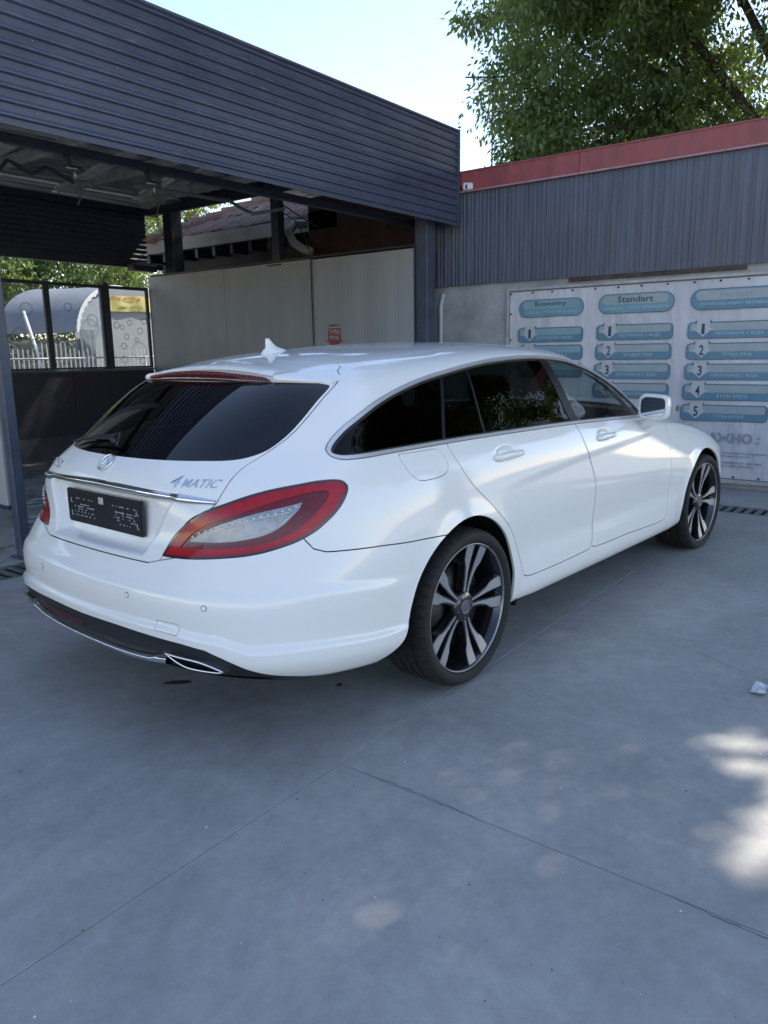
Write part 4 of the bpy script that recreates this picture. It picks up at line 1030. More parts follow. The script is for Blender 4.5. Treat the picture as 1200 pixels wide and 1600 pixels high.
# ================================================================= LOW BUILDING WITH BANNER
M_PLASTER=pbr('grey_plaster',(.38,.385,.39),.85,noise=.28,nscale=2.2,bump=.25,bscale=50,col2=(.24,.245,.25))
def sheet_mat(name,col,col2,rough=.5,metal=0.0,str_=(1,1,1)):
    return pbr(name,col,rough,metal,noise=.4,nscale=2.2,detail=9,col2=col2,bump=.05,bscale=60,stretch=str_,rvar=.08)
M_CLAD=sheet_mat('dark_blue_grey_sheet',(.098,.110,.148),(.060,.069,.095),.48,str_=(1,6,.5))
M_REDF=sheet_mat('faded_red_sheet',(.30,.070,.070),(.22,.050,.052),.55,str_=(1,3,1))
M_PINK=pbr('faded_pink_edge',(.42,.22,.24),.5,noise=.3,nscale=8)
UW=5.48
LB=empty('low_building','low building with dark ribbed cladding under a faded red roof edge','building',(UW,0,0))
def lb(o): return o
b=MB(); b.box(.0,.75,-2.4,4.0,-.15,2.2); b.box(.03,5,-2.4,3.9,2.2,3.38); b.box(.75,5,-2.4,3.9,-.15,2.2); b.build('wall',M_PLASTER,LB)
# vertical ribbed cladding, sheets 1.05 m wide
def ribbed(y0,y1,z0,z1,x,pitch=.105,dep=.007):
    """open profiled sheet facing -x"""
    prof=[]; y=y0
    while y<y1-1e-6:
        e=min(y+pitch,y1)
        w=e-y
        prof+=[(y,0),(y+w*.40,0),(y+w*.47,-dep*.55),(y+w*.53,-dep*.55),(y+w*.60,0),(y+w*.80,0),(y+w*.86,-dep),(y+w*.96,-dep),(y+w,0)]
        y=e
    b=MB(); n=len(prof); vs=[(x+d,yy,z0) for yy,d in prof]+[(x+d,yy,z1) for yy,d in prof]
    b.add(vs,[(i+1,i,n+i,n+i+1) for i in range(n-1)])
    return b
y=3.05
while y>-1.9:
    bb=ribbed(y-1.05,y,2.155+random.uniform(-.004,.004),3.215,-.035+random.uniform(-.002,.002)); bb.build('cladding_sheet',M_CLAD,LB); y-=1.052
y=3.05
while y>-1.9:
    b=MB(); b.box(-.075,-.045,y-1.995,y,3.205,3.41,bev=.004); b.box(-.085,.25,y-1.995,y,3.405,3.42); b.build('roof_edge',M_REDF,LB)
    b=MB(); b.box(-.086,-.03,y-1.995,y,3.185,3.205,bev=.002); b.build('drip_edge',M_PINK,LB); y-=2.0
# rough strip of exposed lintel above the banner
b=MB(); b.box(-.028,.0,-.65,1.15,2.112,2.15); b.build('lintel',pbr('bare_brick_strip',(.09,.065,.058),.9,noise=.5,nscale=9,bump=.6,bscale=30),LB)
b=MB()
b.tube([(-.03,2.80,0),(-.03,2.80,1.93),(-.0,2.78,2.08)],.025,10); b.build('conduit',pbr('white_pipe',(.5,.52,.52),.4),LB)
# ---- the banner
BN=empty('price_banner','large white printed price banner in a metal frame on the wall behind the car','banner',(5.44,0,0))
M_BAN=pbr('white_vinyl',(.58,.58,.62),.5,noise=.16,nscale=1.2,bump=1.0,bscale=2.6,stretch=(1,1.3,.6))
M_FR=pbr('pale_frame',(.40,.41,.40),.5,noise=.25,nscale=6)
b=MB(); ny,nz=60,40
yy=np.linspace(-1.20,1.855,ny); zz=np.linspace(.10,2.04,nz)
vs=[]
for y in yy:
    for z in zz:
        vs.append((.012+.004*math.sin(y*2.3+z*1.1)+.003*math.sin(3.1*z-1.7*y)+.0015*math.sin(9*y+7*z),y,z))
b.add(vs,[(i*nz+j,i*nz+j+1,(i+1)*nz+j+1,(i+1)*nz+j) for i in range(ny-1) for j in range(nz-1)],0,True); b.build('vinyl_sheet',M_BAN,BN)
b=MB(); b.box(-.01,.035,1.862,1.895,.05,2.082,bev=.004); b.box(-.01,.035,-1.24,1.862,2.05,2.082,bev=.004); b.box(-.01,.035,-1.24,1.862,.052,.092,bev=.004); b.box(-.01,.035,-1.24,-1.207,.092,2.05,bev=.004); b.build('frame',M_FR,BN)
eye=None
for k in range(13):
    for z in (2.022,.118):
        y=1.83-.25*k+random.uniform(-.02,.02)
        if y<-1.18: continue
        if eye is None:
            b=MB(); b.tube([(0,0,0),(-.006,0,0)],.010,8); eye=o=b.build('eyelet',M_DARK,BN)
        else: o=dup(eye,BN)
        o.location=(.004,y,z)
for k in range(7):
    o=dup(eye,BN); o.location=(.004,1.835,1.80-.29*k)
b=MB(); b.tube([(0,-.71,.118),(-.03,-.70,.06),(-.05,-.67,.012)],.003,5); b.build('tie_cord',M_FR,BN)
M_BL=pbr('printed_blue',(.115,.235,.33),.5,noise=.15,nscale=3); M_BL2=pbr('printed_light_blue',(.16,.31,.38),.5,noise=.15,nscale=3)
M_BD=pbr('printed_dark_blue',(.045,.10,.15),.5); M_LT=pbr('printed_pale_grey',(.33,.385,.40),.5,noise=.12,nscale=4); M_LT2=pbr('printed_pale_blue',(.235,.38,.43),.5,noise=.12,nscale=4)
M_TX=pbr('printed_dark_text',(.03,.05,.07),.5); M_TL=pbr('printed_pale_text',(.36,.50,.58),.5); M_TG=pbr('printed_faded_text',(.27,.30,.345),.5); M_WP=pbr('printed_white',(.47,.48,.53),.5)
def BM(yc,zc,lift): return Matrix(((0,0,-1,.002-lift),(-1,0,0,yc),(0,1,0,zc),(0,0,0,1)))
def flat(name,poly,mat,yc,zc,lift):
    b=MB(); b.extr(poly,0,.0006,0,BM(yc,zc,lift)); return b.build(name,mat,BN)
def pill(yL,yR,zc,h,lite,col,title,sub_,tmat,tw,subw):
    w=yL-yR; yc=(yL+yR)/2
    flat('pill_outline',rrect(w,h,h*.49),M_BD,yc,zc,.001); flat('pill_panel',rrect(w-.012,h-.012,h*.46),col,yc,zc,.002)
    flat('pill_highlight',rrect(w-.11,h*.46,h*.22),lite,yc+.005,zc+h*.19,.003)
    text_obj(title,'lettering',tmat,BM(yc+tw/2,zc+h*.05,.004),width=tw,height=h*.32,parent=BN,bold=.012)
    text_obj(sub_,'lettering',M_TL,BM(yc+subw/2,zc-h*.30,.004),width=subw,height=.030,parent=BN,bold=.01)
pill(1.734,.956,1.848,.193,M_LT2,M_BL2,'Economy','СЛАБО ЗАМЪРСЕНИ АВТОМОБИЛИ',M_TX,.375,.62)
pill(.797,.001,1.853,.200,M_LT,M_BL2,'Standart','СИЛНО ЗАМЪРСЕНИ АВТОМОБИЛИ',M_TX,.375,.68)
pill(-.158,-1.01,1.851,.200,M_LT,M_BL,'Perfect','ПЕРФЕКТНО ИЗМИТ АВТОМОБИЛ',M_TG,.30,.68)
def row(yL,yR,zc,num,txt,tw,col=M_BL,lite=M_LT):
    w=yL-yR; yc=(yL+yR)/2; h=.162
    flat('row_outline',rrect(w,h,.045),M_BD,yc,zc,.001); flat('row_panel',rrect(w-.010,h-.010,.042),col,yc,zc,.002)
    flat('row_highlight',rrect(w-.055,h*.44,.02),lite,yc,zc+h*.20,.003)
    ax=yL-.150
    pl=[(-.075,.098),(-.075,.02),(-.105,.02),(0,-.062),(.105,.02),(.075,.02),(.075,.098)]
    flat('row_arrow',pl[::-1] if False else [(-.062,.088),(-.062,.022),(-.098,.022),(0,-.060),(.098,.022),(.062,.022),(.062,.088)][::1],M_WP,ax,zc,.004)
    flat('arrow_fold',[(-.062,.082),(-.085,.082),(-.062,.100)],M_BD,ax,zc,.0045); flat('arrow_fold',[(.062,.082),(.062,.100),(.085,.082)],M_BD,ax,zc,.0045)
    text_obj(num,'row_number',M_TX,BM(ax+(.022 if num!='1' else .015),zc-.036,.006),width=.044 if num!='1' else .030,height=.100,parent=BN,bold=.02)
    text_obj(txt,'lettering',M_TL,BM(yc-.06+tw/2-.0,zc-.052,.005),width=tw,height=.036,parent=BN,bold=.01)
row(1.743,.957,1.556,'1','ИЗПЛАКВАНЕ С ВОДА',.43,lite=M_LT2); row(1.75,.955,1.363,'2','АКТИВНА ПЯНА',.32,lite=M_LT2); row(1.755,.955,1.170,'3','ИЗПЛАКВАНЕ С ВОДА',.43,lite=M_LT2)
row(.807,-.003,1.560,'1','ИЗПЛАКВАНЕ С ВОДА',.43); row(.812,.003,1.359,'2','АКТИВНА ПЯНА',.31); row(.82,.005,1.157,'3','ИЗПЛАКВАНЕ С ВОДА',.43); row(.825,.008,.955,'4','ГЛАНЦИРАНЕ',.28)
row(-.145,-.99,1.555,'1','ИЗПЛАКВАНЕ С ВОДА',.44); row(-.142,-.985,1.352,'2','ТУРБО ПЯНА',.27); row(-.138,-.975,1.151,'3','ИЗПЛАКВАНЕ С ВОДА',.43); row(-.130,-.965,.952,'4','БЪРЗА ВАКСА',.28); row(-.124,-.945,.747,'5','ГЛАНЦИРАНЕ',.28)
text_obj('ВАЖНО :','lettering',M_TG,BM(-.33,.455,.002),width=.56,height=.100,parent=BN,bold=.03)
for z,t_,w_ in ((.345,'избраната програма спирате като натиснете',.62),(.312,'друг или бутона за стоп',.46),(.245,'като се активира от жетона',.58),(.212,'и започвате с програмата',.50)):
    text_obj(t_,'lettering',M_TG,BM(-.35,z,.002),width=w_,height=.024,parent=BN,bold=.012)

# ================================================================= WASH BAY
M_GREYM=pbr('dull_grey_metal',(.16,.17,.18),.4,.8,noise=.3,nscale=20)
M_VAL=pbr('dark_ribbed_valance',(.050,.062,.090),.45,noise=.25,nscale=4)
M_FAS=sheet_mat('blue_grey_trapezoid_sheet',(.088,.106,.168),(.068,.084,.138),.33,.1,(.4,1,1))
M_STEEL=pbr('dark_painted_steel',(.030,.037,.055),.45,noise=.3,nscale=6,bump=.05)
M_STEELB=pbr('slate_painted_steel',(.07,.085,.125),.45,noise=.25,nscale=5,bump=.05)
M_SAND=pbr('pale_sandwich_panel',(.375,.39,.40),.5,noise=.14,nscale=1.2,bump=.03,stretch=(1,3,.4))
M_ROOFU=pbr('roof_underside',(.5,.5,.49),.6,noise=.35,nscale=4)
WB=empty('wash_bay','open wash bay with ribbed blue grey fascia and steel posts','car wash',(0,0,0))
# horizontally ribbed fascia, made of four sheet lengths
def hsheet(x0,x1,y,z0,z1,pitch=.0846,dep=.027,name='fascia_sheet',mat=M_FAS,face=-1,parent=WB):
    prof=[]; z=z0
    while z<z1-1e-6:
        e=min(z+pitch,z1); w=e-z
        prof+=[(z,0),(z+w*.46,0),(z+w*.54,dep),(z+w*.68,dep),(z+w*.95,0)]
        z=e
    prof.append((z1,0))
    nx=max(2,int((x1-x0)/.8)); vs=[]
    for i in range(nx+1):
        x=x0+(x1-x0)*i/nx
        for zz_,d in prof: vs.append((x,y+face*d+.0015*math.sin(x*3+zz_*5),zz_))
    m=len(prof); b=MB(); F_=[(i*m+j,(i+1)*m+j,(i+1)*m+j+1,i*m+j+1) for i in range(nx) for j in range(m-1)]
    if face>0: F_=[f[::-1] for f in F_]
    b.add(vs,F_,0,False); return b.build(name,mat,parent)
for x0,x1,dy in ((-12,-6.3,0),(-6.302,-.6,.003),(-.602,2.4,0),(2.398,5.345,.003)): hsheet(x0,x1,2.52+dy,2.825,3.84)
b=MB(); b.box(-12,5.36,2.50,2.56,3.842,3.862); b.box(5.347,5.375,2.485,2.56,2.815,3.86); b.box(5.347,5.37,2.562,2.9,2.83,3.85); b.build('fascia_trim',M_STEELB,WB)
scr=None
for x,z in [(x+random.uniform(-.03,.03),z) for x in np.arange(-1,5.3,.62) for z in (2.87,3.30,3.72)]:
    if scr is None:
        b=MB(); b.tube([(0,0,0),(0,-.005,0)],.0055,6); scr=o=b.build('screw',pbr('zinc_screw',(.30,.32,.35),.4,.8),WB)
    else: o=dup(scr,WB)
    o.location=(x,2.500,z+.052)
# roof: underside sheet, purlins, beams
b=MB(); b.box(-12,5.34,2.58,9.6,3.735,3.80); 
rs=b.build('roof_sheet',M_ROOFU,WB)
# corrugation of the underside
b=MB()
for y in np.arange(2.7,9.5,.25): b.box(-3,5.3,y,y+.05,3.715,3.734)
b.build('roof_rib',M_ROOFU,WB,kind='stuff')
def beam(name,x0,x1,y0,y1,z0,z1,mat=M_STEEL,bev=.004):
    b=MB(); b.box(x0,x1,y0,y1,z0,z1,bev=bev); return b.build(name,mat,WB)
beam('beam',-12,5.25,2.97,3.03,2.838,2.905); 
beam('beam',-12,5.2,7.82,7.895,3.49,3.585); beam('beam',-12,5.2,7.78,7.86,2.70,2.79)
for x in (-.1,1.1,2.3,3.5,4.7): beam('purlin',x,x+.07,3.08,7.75,3.58,3.70,M_ROOFU)
beam('beam',5.0,5.08,3.08,7.75,3.48,3.60)
beam('roof_edge_trim',5.27,5.33,2.9,9.6,3.60,3.735,M_STEELB)
# flat diagonal boards under the roof
for (a,c_) in (((1.9,6.6),(1.5,4.2)),((3.2,7.0),(2.55,4.3)),((4.3,6.6),(3.4,3.9))):
    A1=Vector((a[0],a[1],3.52)); B1=Vector((c_[0],c_[1],3.50)); d=(B1-A1).normalized(); sd2=Vector((-d.y,d.x,0))*.075
    b=MB(); b.add([A1-sd2,A1+sd2,B1+sd2,B1-sd2]+[p+Vector((0,0,.03)) for p in (A1-sd2,A1+sd2,B1+sd2,B1-sd2)],[(3,2,1,0),(4,5,6,7),(0,1,5,4),(1,2,6,5),(2,3,7,6),(3,0,4,7)]); b.build('brace',M_ROOFU,WB)
# posts
def post(x,y,z0,z1,w=.10,mat=M_STEELB):
    b=MB(); b.box(x-w/2,x+w/2,y-w/2,y+w/2,z0,z1,bev=.006); b.box(x-w*.9,x+w*.9,y-w*.9,y+w*.9,z0,z0+.012); return b.build('post',mat,WB)
post(5.08,2.78,0,2.98,.17); post(-.035,2.76,0,2.82,.075); post(5.06,5.13,2.55,3.6,.13,M_STEEL); post(5.16,7.45,0,3.6,.20,M_STEEL); post(-.03,7.45,0,3.6,.2,M_STEEL)
# side wall on the right: two sandwich panels with fine ribs
def panel(x,y0,y1,z0,z1,face):
    b=MB(); b.box(x,x+.06,y0,y1,z0,z1,bev=.003)
    yy_=y0+.05
    while yy_<y1-.03:
        xx=x-.0015 if face<0 else x+.06
        b.box(xx,xx+.0015,yy_,yy_+.022,z0+.004,z1-.004); yy_+=.052
    return b.build('wall_panel',M_SAND,WB)
panel(4.98,2.865,4.462,.05,2.575,-1); panel(4.98,4.478,6.16,.05,2.585,-1); panel(4.98,6.165,7.898,.05,2.59,-1)
b=MB(); b.box(4.965,5.055,2.84,7.84,2.592,2.615); b.box(4.968,5.05,2.845,2.862,.03,2.592); b.build('panel_trim',M_STEEL,WB)
# left partition
panel(-.085,2.81,5.3,.37,2.6,-1); panel(-.085,5.305,7.35,.37,2.6,-1)
beam('partition_rail',-.095,-.018,2.80,7.35,.345,.368)
for y in (5.3,): beam('partition_foot',-.08,-.03,y-.03,y+.03,0,.345)
# back wall: plinth, dark panels, glazed frames
M_DPAN=pbr('dark_wall_panel',(.016,.022,.032),.38,noise=.5,nscale=1.7,col2=(.030,.020,.024),rvar=.1,bump=.04)
x=-9.2
while x<4.9:
    b=MB(); b.box(x+.002,min(x+.91,4.97),7.90,7.96,.2805,1.19,bev=.003); b.build('lower_panel',M_DPAN,WB); x+=.912
b=MB(); b.box(-9.2,4.97,7.897,7.98,-.01,.28,bev=.002); b.build('plinth',pbr('dark_plinth',(.06,.065,.075),.6,noise=.4,nscale=3),WB)
beam('window_sill',-9.2,4.97,7.87,7.99,1.192,1.222,M_STEELB)
M_PANE=glass('bay_window_glass',(.86,.90,.92),.8,haze=.14,hazecol=(.55,.62,.68))
M_ETCH=pbr('etched_bubble',(.16,.20,.24),.5)
random.seed(5)
def bubble(mb,cx,cz,r,w=.006):
    n=22; vs=[]
    for k in range(n):
        t=2*math.pi*k/n
        for rr_ in (r,r-w): vs.append((cx+rr_*math.cos(t),7.918,cz+rr_*math.sin(t)))
    mb.add(vs,[(2*k,2*k+1,(2*k+3)%(2*n),(2*k+2)%(2*n)) for k in range(n)])
bub={3:[(4.37,1.86,.05),(4.46,1.83,.038),(4.60,1.90,.043),(4.86,1.93,.05),(4.78,1.78,.050),(4.53,1.69,.045),(4.47,1.55,.052),(4.46,1.35,.055),(4.74,1.48,.135),(4.70,1.64,.035),(4.80,1.33,.06)],
     2:[(3.92,1.80,.14),(3.97,1.92,.09),(3.85,1.50,.07),(3.5,1.6,.05),(3.95,1.45,.04),(3.6,2.1,.06)],1:[(2.75,1.95,.16),(2.85,1.70,.10),(2.98,2.05,.09),(3.05,1.6,.05),(2.95,1.5,.07)]}
edges=[(2.62,3.245,1),(3.325,4.135,2),(4.275,4.925,3)]
xx_=2.54; 
while xx_>-9: edges.append((xx_-.75,xx_,0)); xx_-=.83
for x0,x1,i in edges:
    b=MB(); e=.04
    b.box(x0-e,x0,7.90,7.94,1.224,2.43); b.box(x1,x1+e,7.90,7.94,1.224,2.43); b.box(x0+.0005,x1-.0005,7.90,7.94,1.224,1.250); b.box(x0+.0005,x1-.0005,7.90,7.94,2.385,2.43)
    f=b.build('window_frame',M_STEEL,WB)
    b=MB(); b.add([(x0,7.92,1.25),(x1,7.92,1.25),(x1,7.92,2.385),(x0,7.92,2.385)],[(0,1,2,3)]); b.build('pane',M_PANE,f)
    if i:
        b=MB()
        for cx,cz,r in bub[i]:
            if x0<cx-r and cx+r<x1+.02: bubble(b,cx,cz,r,.0055); 
            if x0<cx-r and cx+r<x1 and r>.03: bubble(b,cx,cz,r*.82,.003)
        b.build('bubble_print',M_ETCH,f,kind='stuff')
beam('mullion',4.165,4.245,7.87,7.98,1.222,2.47)
hsheet(-9,5.0,7.90,2.79,3.50,.0725,.018,'valance_sheet',M_VAL,-1)
# fluorescent tubes (off), hanging stubs with hose booms
M_TUBE=pbr('unlit_tube_white',(.5,.52,.5),.3)
tb=None
for (x,y,z,a) in ((1.25,5.0,3.46,-.10),(.0,5.1,3.46,-.08),(2.40,7.05,3.46,0),(3.72,7.1,3.46,0.04),(3.75,5.9,3.44,1.25),(1.1,7.05,3.46,0)):
    if tb is None:
        b=MB(); b.box(-.62,.62,-.045,.045,.02,.06,bev=.004); b.tube([(-.6,0,0),(.6,0,0)],.022,8); tb=o=b.build('tube_lamp',M_TUBE,WB)
    else: o=dup(tb,WB)
    o.location=(x,y,z); o.rotation_euler=(0,0,a)
def boom(x,y,label,ang):
    t=empty('hose_boom',label,'hose boom',(x,y,2.60),0,'hose booms hanging in the wash bay')
    z0=.24; b=MB(); b.box(-.048,.048,-.048,.048,.165,.29,bev=.005); b.build('stub_post',M_STEEL,t)
    b=MB(); b.tube([(0,0,.17),(0,0,.06)],.016,10); b.tube([(-.07,0,.155),(.07,0,.15)],.016,10); b.tube([(0,0,.165),(.0,0,.14)],.035,12); b.build('swivel',M_GREYM,t)
    b=MB(); b.tube([(0,0,.10),(.25*math.cos(ang),.25*math.sin(ang),.12),(.85*math.cos(ang),.85*math.sin(ang),.24),(1.35*math.cos(ang),1.35*math.sin(ang),.28)],.010,8); b.build('boom_arm',M_GREYM,t)
    b=MB(); b.tube([(-.02,0,.14),(-.07,-.01,.17),(-.085,-.01,.22),(-.07,-.01,.28)],.007,8); b.tube([(0,0,.08),(.06,.02,.03),(.04,.03,-.05),(0,0,-.1)],.009,6); b.build('hose',M_BLK,t)
boom(.787,3.0,'black hose boom hanging under the bay roof, the left one',.9); boom(1.487,3.0,'black hose boom hanging under the bay roof, the right one',.75)
# crooked black pipe under the roof on the far left
b=MB(); b.tube([(.40,3.6,2.74),(.538,3.6,2.80),(.60,3.6,2.875),(.64,3.6,2.865),(.792,3.6,2.806),(.86,3.6,2.84),(.917,3.6,2.873),(.96,3.6,2.865),(1.148,3.6,2.798)],.016,8); o=b.build('service_pipe',M_STEEL,WB)
b=MB(); b.tube([(2.9,5.2,3.25),(4.3,5.2,3.28),(4.92,5.6,3.30),(4.95,5.45,3.24),(4.95,5.15,3.24),(4.95,4.9,3.24)],.022,10); b.build('conduit_pipe',pbr('grey_pipe',(.2,.23,.25),.4),WB)
# cables
b=MB(); b.tube([(5.0,5.35,3.60),(5.02,5.15,3.42),(5.05,4.85,3.22),(5.05,4.5,3.02),(5.02,4.36,2.97)],.010,6); b.tube([(4.97,5.05,3.25),(4.97,4.75,3.10),(4.965,4.55,2.85),(4.962,4.472,2.60)],.008,6); b.tube([(4.962,4.472,2.62),(4.968,4.470,.4)],.007,6); b.build('cable',M_BLK,WB)
# small box lamp on the back right post
b=MB(); b.box(4.50,4.93,7.58,7.74,2.64,2.74,bev=.01); b.build('box_lamp',M_STEEL,WB)
# red arrow sticker
ST=MB(); SM=Matrix(((0,0,-1,4.976),(-1,0,0,4.115),(0,1,0,1.62),(0,0,0,1)))
ST.extr([(-.105,.085),(-.105,-.06),(-.14,-.06),(-.0,-.16),(.14,-.06),(.105,-.06),(.105,.085)],0,.001,0,SM)
so_=ST.build('arrow_sticker',pbr('red_sticker',(.30,.020,.035),.4)); tag(so_,'red arrow sticker with white lettering on the pale bay wall','sticker')
M_STX=pbr('sticker_white',(.50,.48,.50),.5)
SM2=SM.copy(); 
def smt(x,y): return SM@Matrix.Translation((x,y,.002))
text_obj('ТУРБО','lettering',M_STX,smt(-.09,.015),width=.18,height=.052,parent=so_,bold=.03); text_obj('ПЯНА','lettering',M_STX,smt(-.078,-.058),width=.156,height=.052,parent=so_,bold=.03)
text_obj('ИМАМЕ И','lettering',M_TX,smt(-.09,.112),width=.17,height=.022,parent=so_,bold=.02)
# security camera on the fascia end
SCm=empty('security_camera','small white security camera at the right end of the ribbed fascia','camera',(5.40,2.44,3.24))
b=MB(); b.box(-.02,.14,-.045,.045,-.035,.045,bev=.012,M=Matrix.Rotation(math.radians(-62),4,'Z')); b.build('housing',pbr('white_plastic',(.6,.61,.62),.35),SCm)
b=MB(); Mz=Matrix.Rotation(math.radians(-105),4,'Z'); b.tube([Mz@Vector((.03,0,0)),Mz@Vector((.055,0,0))],.030,14); b.build('lens',M_GBLK,SCm)
b=MB(); b.tube([(-.03,.05,.0),(.01,.02,.0)],.014,8); b.build('bracket',M_BLK,SCm)

# ================================================================= NEIGHBOUR HOUSE WITH OLD TILE ROOF
M_TILE=pbr('weathered_clay_tile',(.20,.105,.080),.85,noise=.5,nscale=5,col2=(.11,.10,.095),bump=.5,bscale=30)
M_EAVE=pbr('beige_eaves_board',(.28,.26,.24),.7,noise=.2,nscale=3)
NH=empty('tiled_house','neighbouring house with an old weathered clay tile roof and beige eaves','house',(5.9,5,0))
T_=Matrix.Translation((-5.9,-5,0))
b=MB(); b.box(6.25,9.2,4.92,9.15,-.1,3.10,M=T_); b.build('wall',pbr('dark_house_wall',(.035,.035,.038),.8,noise=.4,nscale=4,bump=.3),NH)
b=MB(); b.box(5.86,5.90,4.6,9.3,3.10,3.30,M=T_,bev=.004); b.build('eaves_board',M_EAVE,NH)
b=MB(); b.box(5.905,6.25,4.95,9.3,3.10,3.12,M=T_); b.build('soffit',M_STEEL,NH)
for y in np.arange(5.3,9.2,.42):
    b=MB(); b.box(5.93,6.24,y,y+.07,2.96,3.098,M=T_); b.build('rafter_end',M_STEEL,NH)
# roof plane: courses of rounded tiles rising away from the eaves, cut by the hip
import itertools
E0=Vector((5.88,4.9,3.30)); slope=math.atan(.478); 
def rz_(x): return 3.31+(x-5.88)*math.tan(slope)
b=MB(); random.seed(9); tv=[]
course=.17; tw=.16
k=0; x=5.86
while x<7.6:
    t_=(x-5.88)
    y0=4.6+t_*1.40; y1=8.75-t_*1.02
    y=y0
    while y<y1:
        j=random.uniform(-.012,.012); zj=random.uniform(-.006,.022)*(1+(x>6.4)*.8)
        z=rz_(x)+zj; z2=rz_(x+course*1.25)+zj-.01
        n=5; vs=[]
        for xx,zz in ((x+j,z),(x+course*1.25+j,z2)):
            for i in range(n):
                a=math.pi*i/(n-1); vs.append((xx,y+tw/2-math.cos(a)*tw*.5,zz+.035*math.sin(a)))
        b.add([tuple(T_@Vector(v)) for v in vs],[(i+1,i,n+i,n+i+1) for i in range(n-1)]+[(0,1,2,3,4)],0,True)
        y+=tw
    x+=course
b.build('roof_tiles',M_TILE,NH,kind='stuff')
# closing roof deck and hip end
A=Vector((8.6,6.6,rz_(8.6))); Bq=Vector((9.3,9,rz_(9.3)))
b=MB(); b.add([tuple(T_@Vector(v)) for v in ((5.9,4.6,3.29),(5.9,8.75,3.29),(7.6,7.0,rz_(7.6)-.03),(9.4,4.6,3.29),(9.4,8.75,3.29))],[(0,2,1),(0,3,2),(3,4,2),(4,1,2)]); b.build('roof_deck',M_TILE,NH)
# ridge tiles along the left hip (they stand up against the sky)
rt=None
for i in range(10):
    t=i/9.5; px=5.9+1.7*t; py=8.75-1.75*t
    if rt is None:
        bb=MB(); bb.tube([(-.17,.15,0),(.19,-.17,.02)],[.075,.095],8); rt=o=bb.build('ridge_tile',M_TILE,NH)
    else: o=dup(rt,NH)
    o.location=(px-5.9,py-5,rz_(px)+.03); o.rotation_euler=(random.uniform(-.08,.08),-.1,random.uniform(-.12,.12))
# right hip ridge
for i in range(10):
    t=i/9.5; px=5.9+1.7*t; py=4.6+2.4*t; o=dup(rt,NH); o.location=(px-5.9,py-5,rz_(px)+.04); o.rotation_euler=(random.uniform(-.1,.1),-.1,1.3+random.uniform(-.15,.15))
b=MB(); b.box(5.45,6.6,3.0,4.93,2.5,3.44,M=T_); b.build('red_parapet',pbr('dark_red_render',(.035,.012,.013),.8,noise=.4,nscale=4),NH)
b=MB(); b.box(5.45,5.87,4.42,4.97,3.02,3.27,M=T_,bev=.01); b.tube([T_@Vector(p) for p in ((5.60,5.0,3.14),(5.3,5.05,3.10),(5.15,5.02,2.98),(5.13,4.92,2.84),(5.13,4.75,2.74),(5.12,4.60,2.70))],.055,12); b.build('gutter',pbr('grey_gutter',(.24,.25,.25),.5,noise=.2),NH)

# ================================================================= BEYOND THE BACK WINDOWS
M_CANV=pbr('shade_toned_canvas',(.20,.225,.27),.7,noise=.15,nscale=1.2,bump=.2,bscale=4)  # white canvas, its colour dimmed and blued to stand for shade
TN=empty('canvas_tent','white barrel shaped canvas tent beyond the bay windows','tent',(8.6,14,0))
ax=Vector((.35,-.94,0)).normalized(); pr=Vector((-.94,-.35,0)).normalized()
def arch(rr_,rise,base,n=20): return [(-rr_*math.cos(math.pi*i/n),base+rise*math.sin(math.pi*i/n)) for i in range(n+1)]
ar=arch(1.62,1.10,1.95); Lt=2.1
b=MB(); vs=[]
for s_ in np.linspace(0,1,9):
    for q,z in ar: p=-ax*Lt*s_-pr*q; vs.append((p.x,p.y,z-.02*math.sin(s_*math.pi)))
m=len(ar); b.add(vs,[(i*m+j,i*m+j+1,(i+1)*m+j+1,(i+1)*m+j) for i in range(8) for j in range(m-1)],0,True)
b.build('canopy',M_CANV,TN)
b=MB(); vs=[]   # scalloped valance on the near edge
n=60
for i in range(n+1):
    a=math.pi*i/n
    for rr_,dz in ((1.63,0),(1.50+.045*abs(math.sin(i*math.pi/3)),0)):
        q=-rr_*math.cos(a); z=1.95+(rr_-.52)*math.sin(a); p=ax*.03-pr*q; vs.append((p.x,p.y,z))
b.add(vs,[(2*i,2*i+1,2*i+3,2*i+2) for i in range(n)]); b.build('scalloped_edge',pbr('bright_canvas',(.5,.52,.54),.7),TN)
b=MB(); vs=[]
for i,(q,z) in enumerate(ar):
    p=-pr*q-ax*.05; vs+=[(p.x,p.y,0),(p.x,p.y,z-.02)]
b.add(vs,[(2*i,2*i+1,2*i+3,2*i+2) for i in range(m-1)]); b.build('end_wall',M_CANV,TN)
for q0 in (1.60,1.44,1.25):
    b=MB(); vs=[]
    for i in range(7):
        p=pr*(q0-.02*i)+ax*(.06+.05*(i%2)); p2=pr*(q0-.09-.02*i)+ax*(.06+.03*(i%2)); vs+=[(p.x,p.y,2.0),(p2.x*1.0,p2.y,0)]
    b.add(vs,[(2*i,2*i+1,2*i+3,2*i+2) for i in range(6)]); b.build('curtain',pbr('bright_curtain',(.5,.52,.54),.7),TN)
b=MB(); b.tube([(6.33,14.2,2.40),(6.6,13.6,0)],.035,8); tag(b.build('leaning_pole',pbr('pale_pole',(.6,.62,.64),.4)),'pale pole leaning in front of the canvas tent','pole')
WP=empty('white_panel_wall','white site wall behind the picket fence carrying the yellow banner','wall',(7.9,12.9,0))
b=MB(); b.box(-.52,2.6,0,.05,0,2.92,bev=.01); b.build('panel',pbr('white_wall_sheet',(.27,.285,.31),.6,noise=.08,nscale=1),WP)
YB=empty('yellow_banner','yellow rental banner hanging on the white wall','banner',(7.50,12.84,2.56))
b=MB(); vs=[]
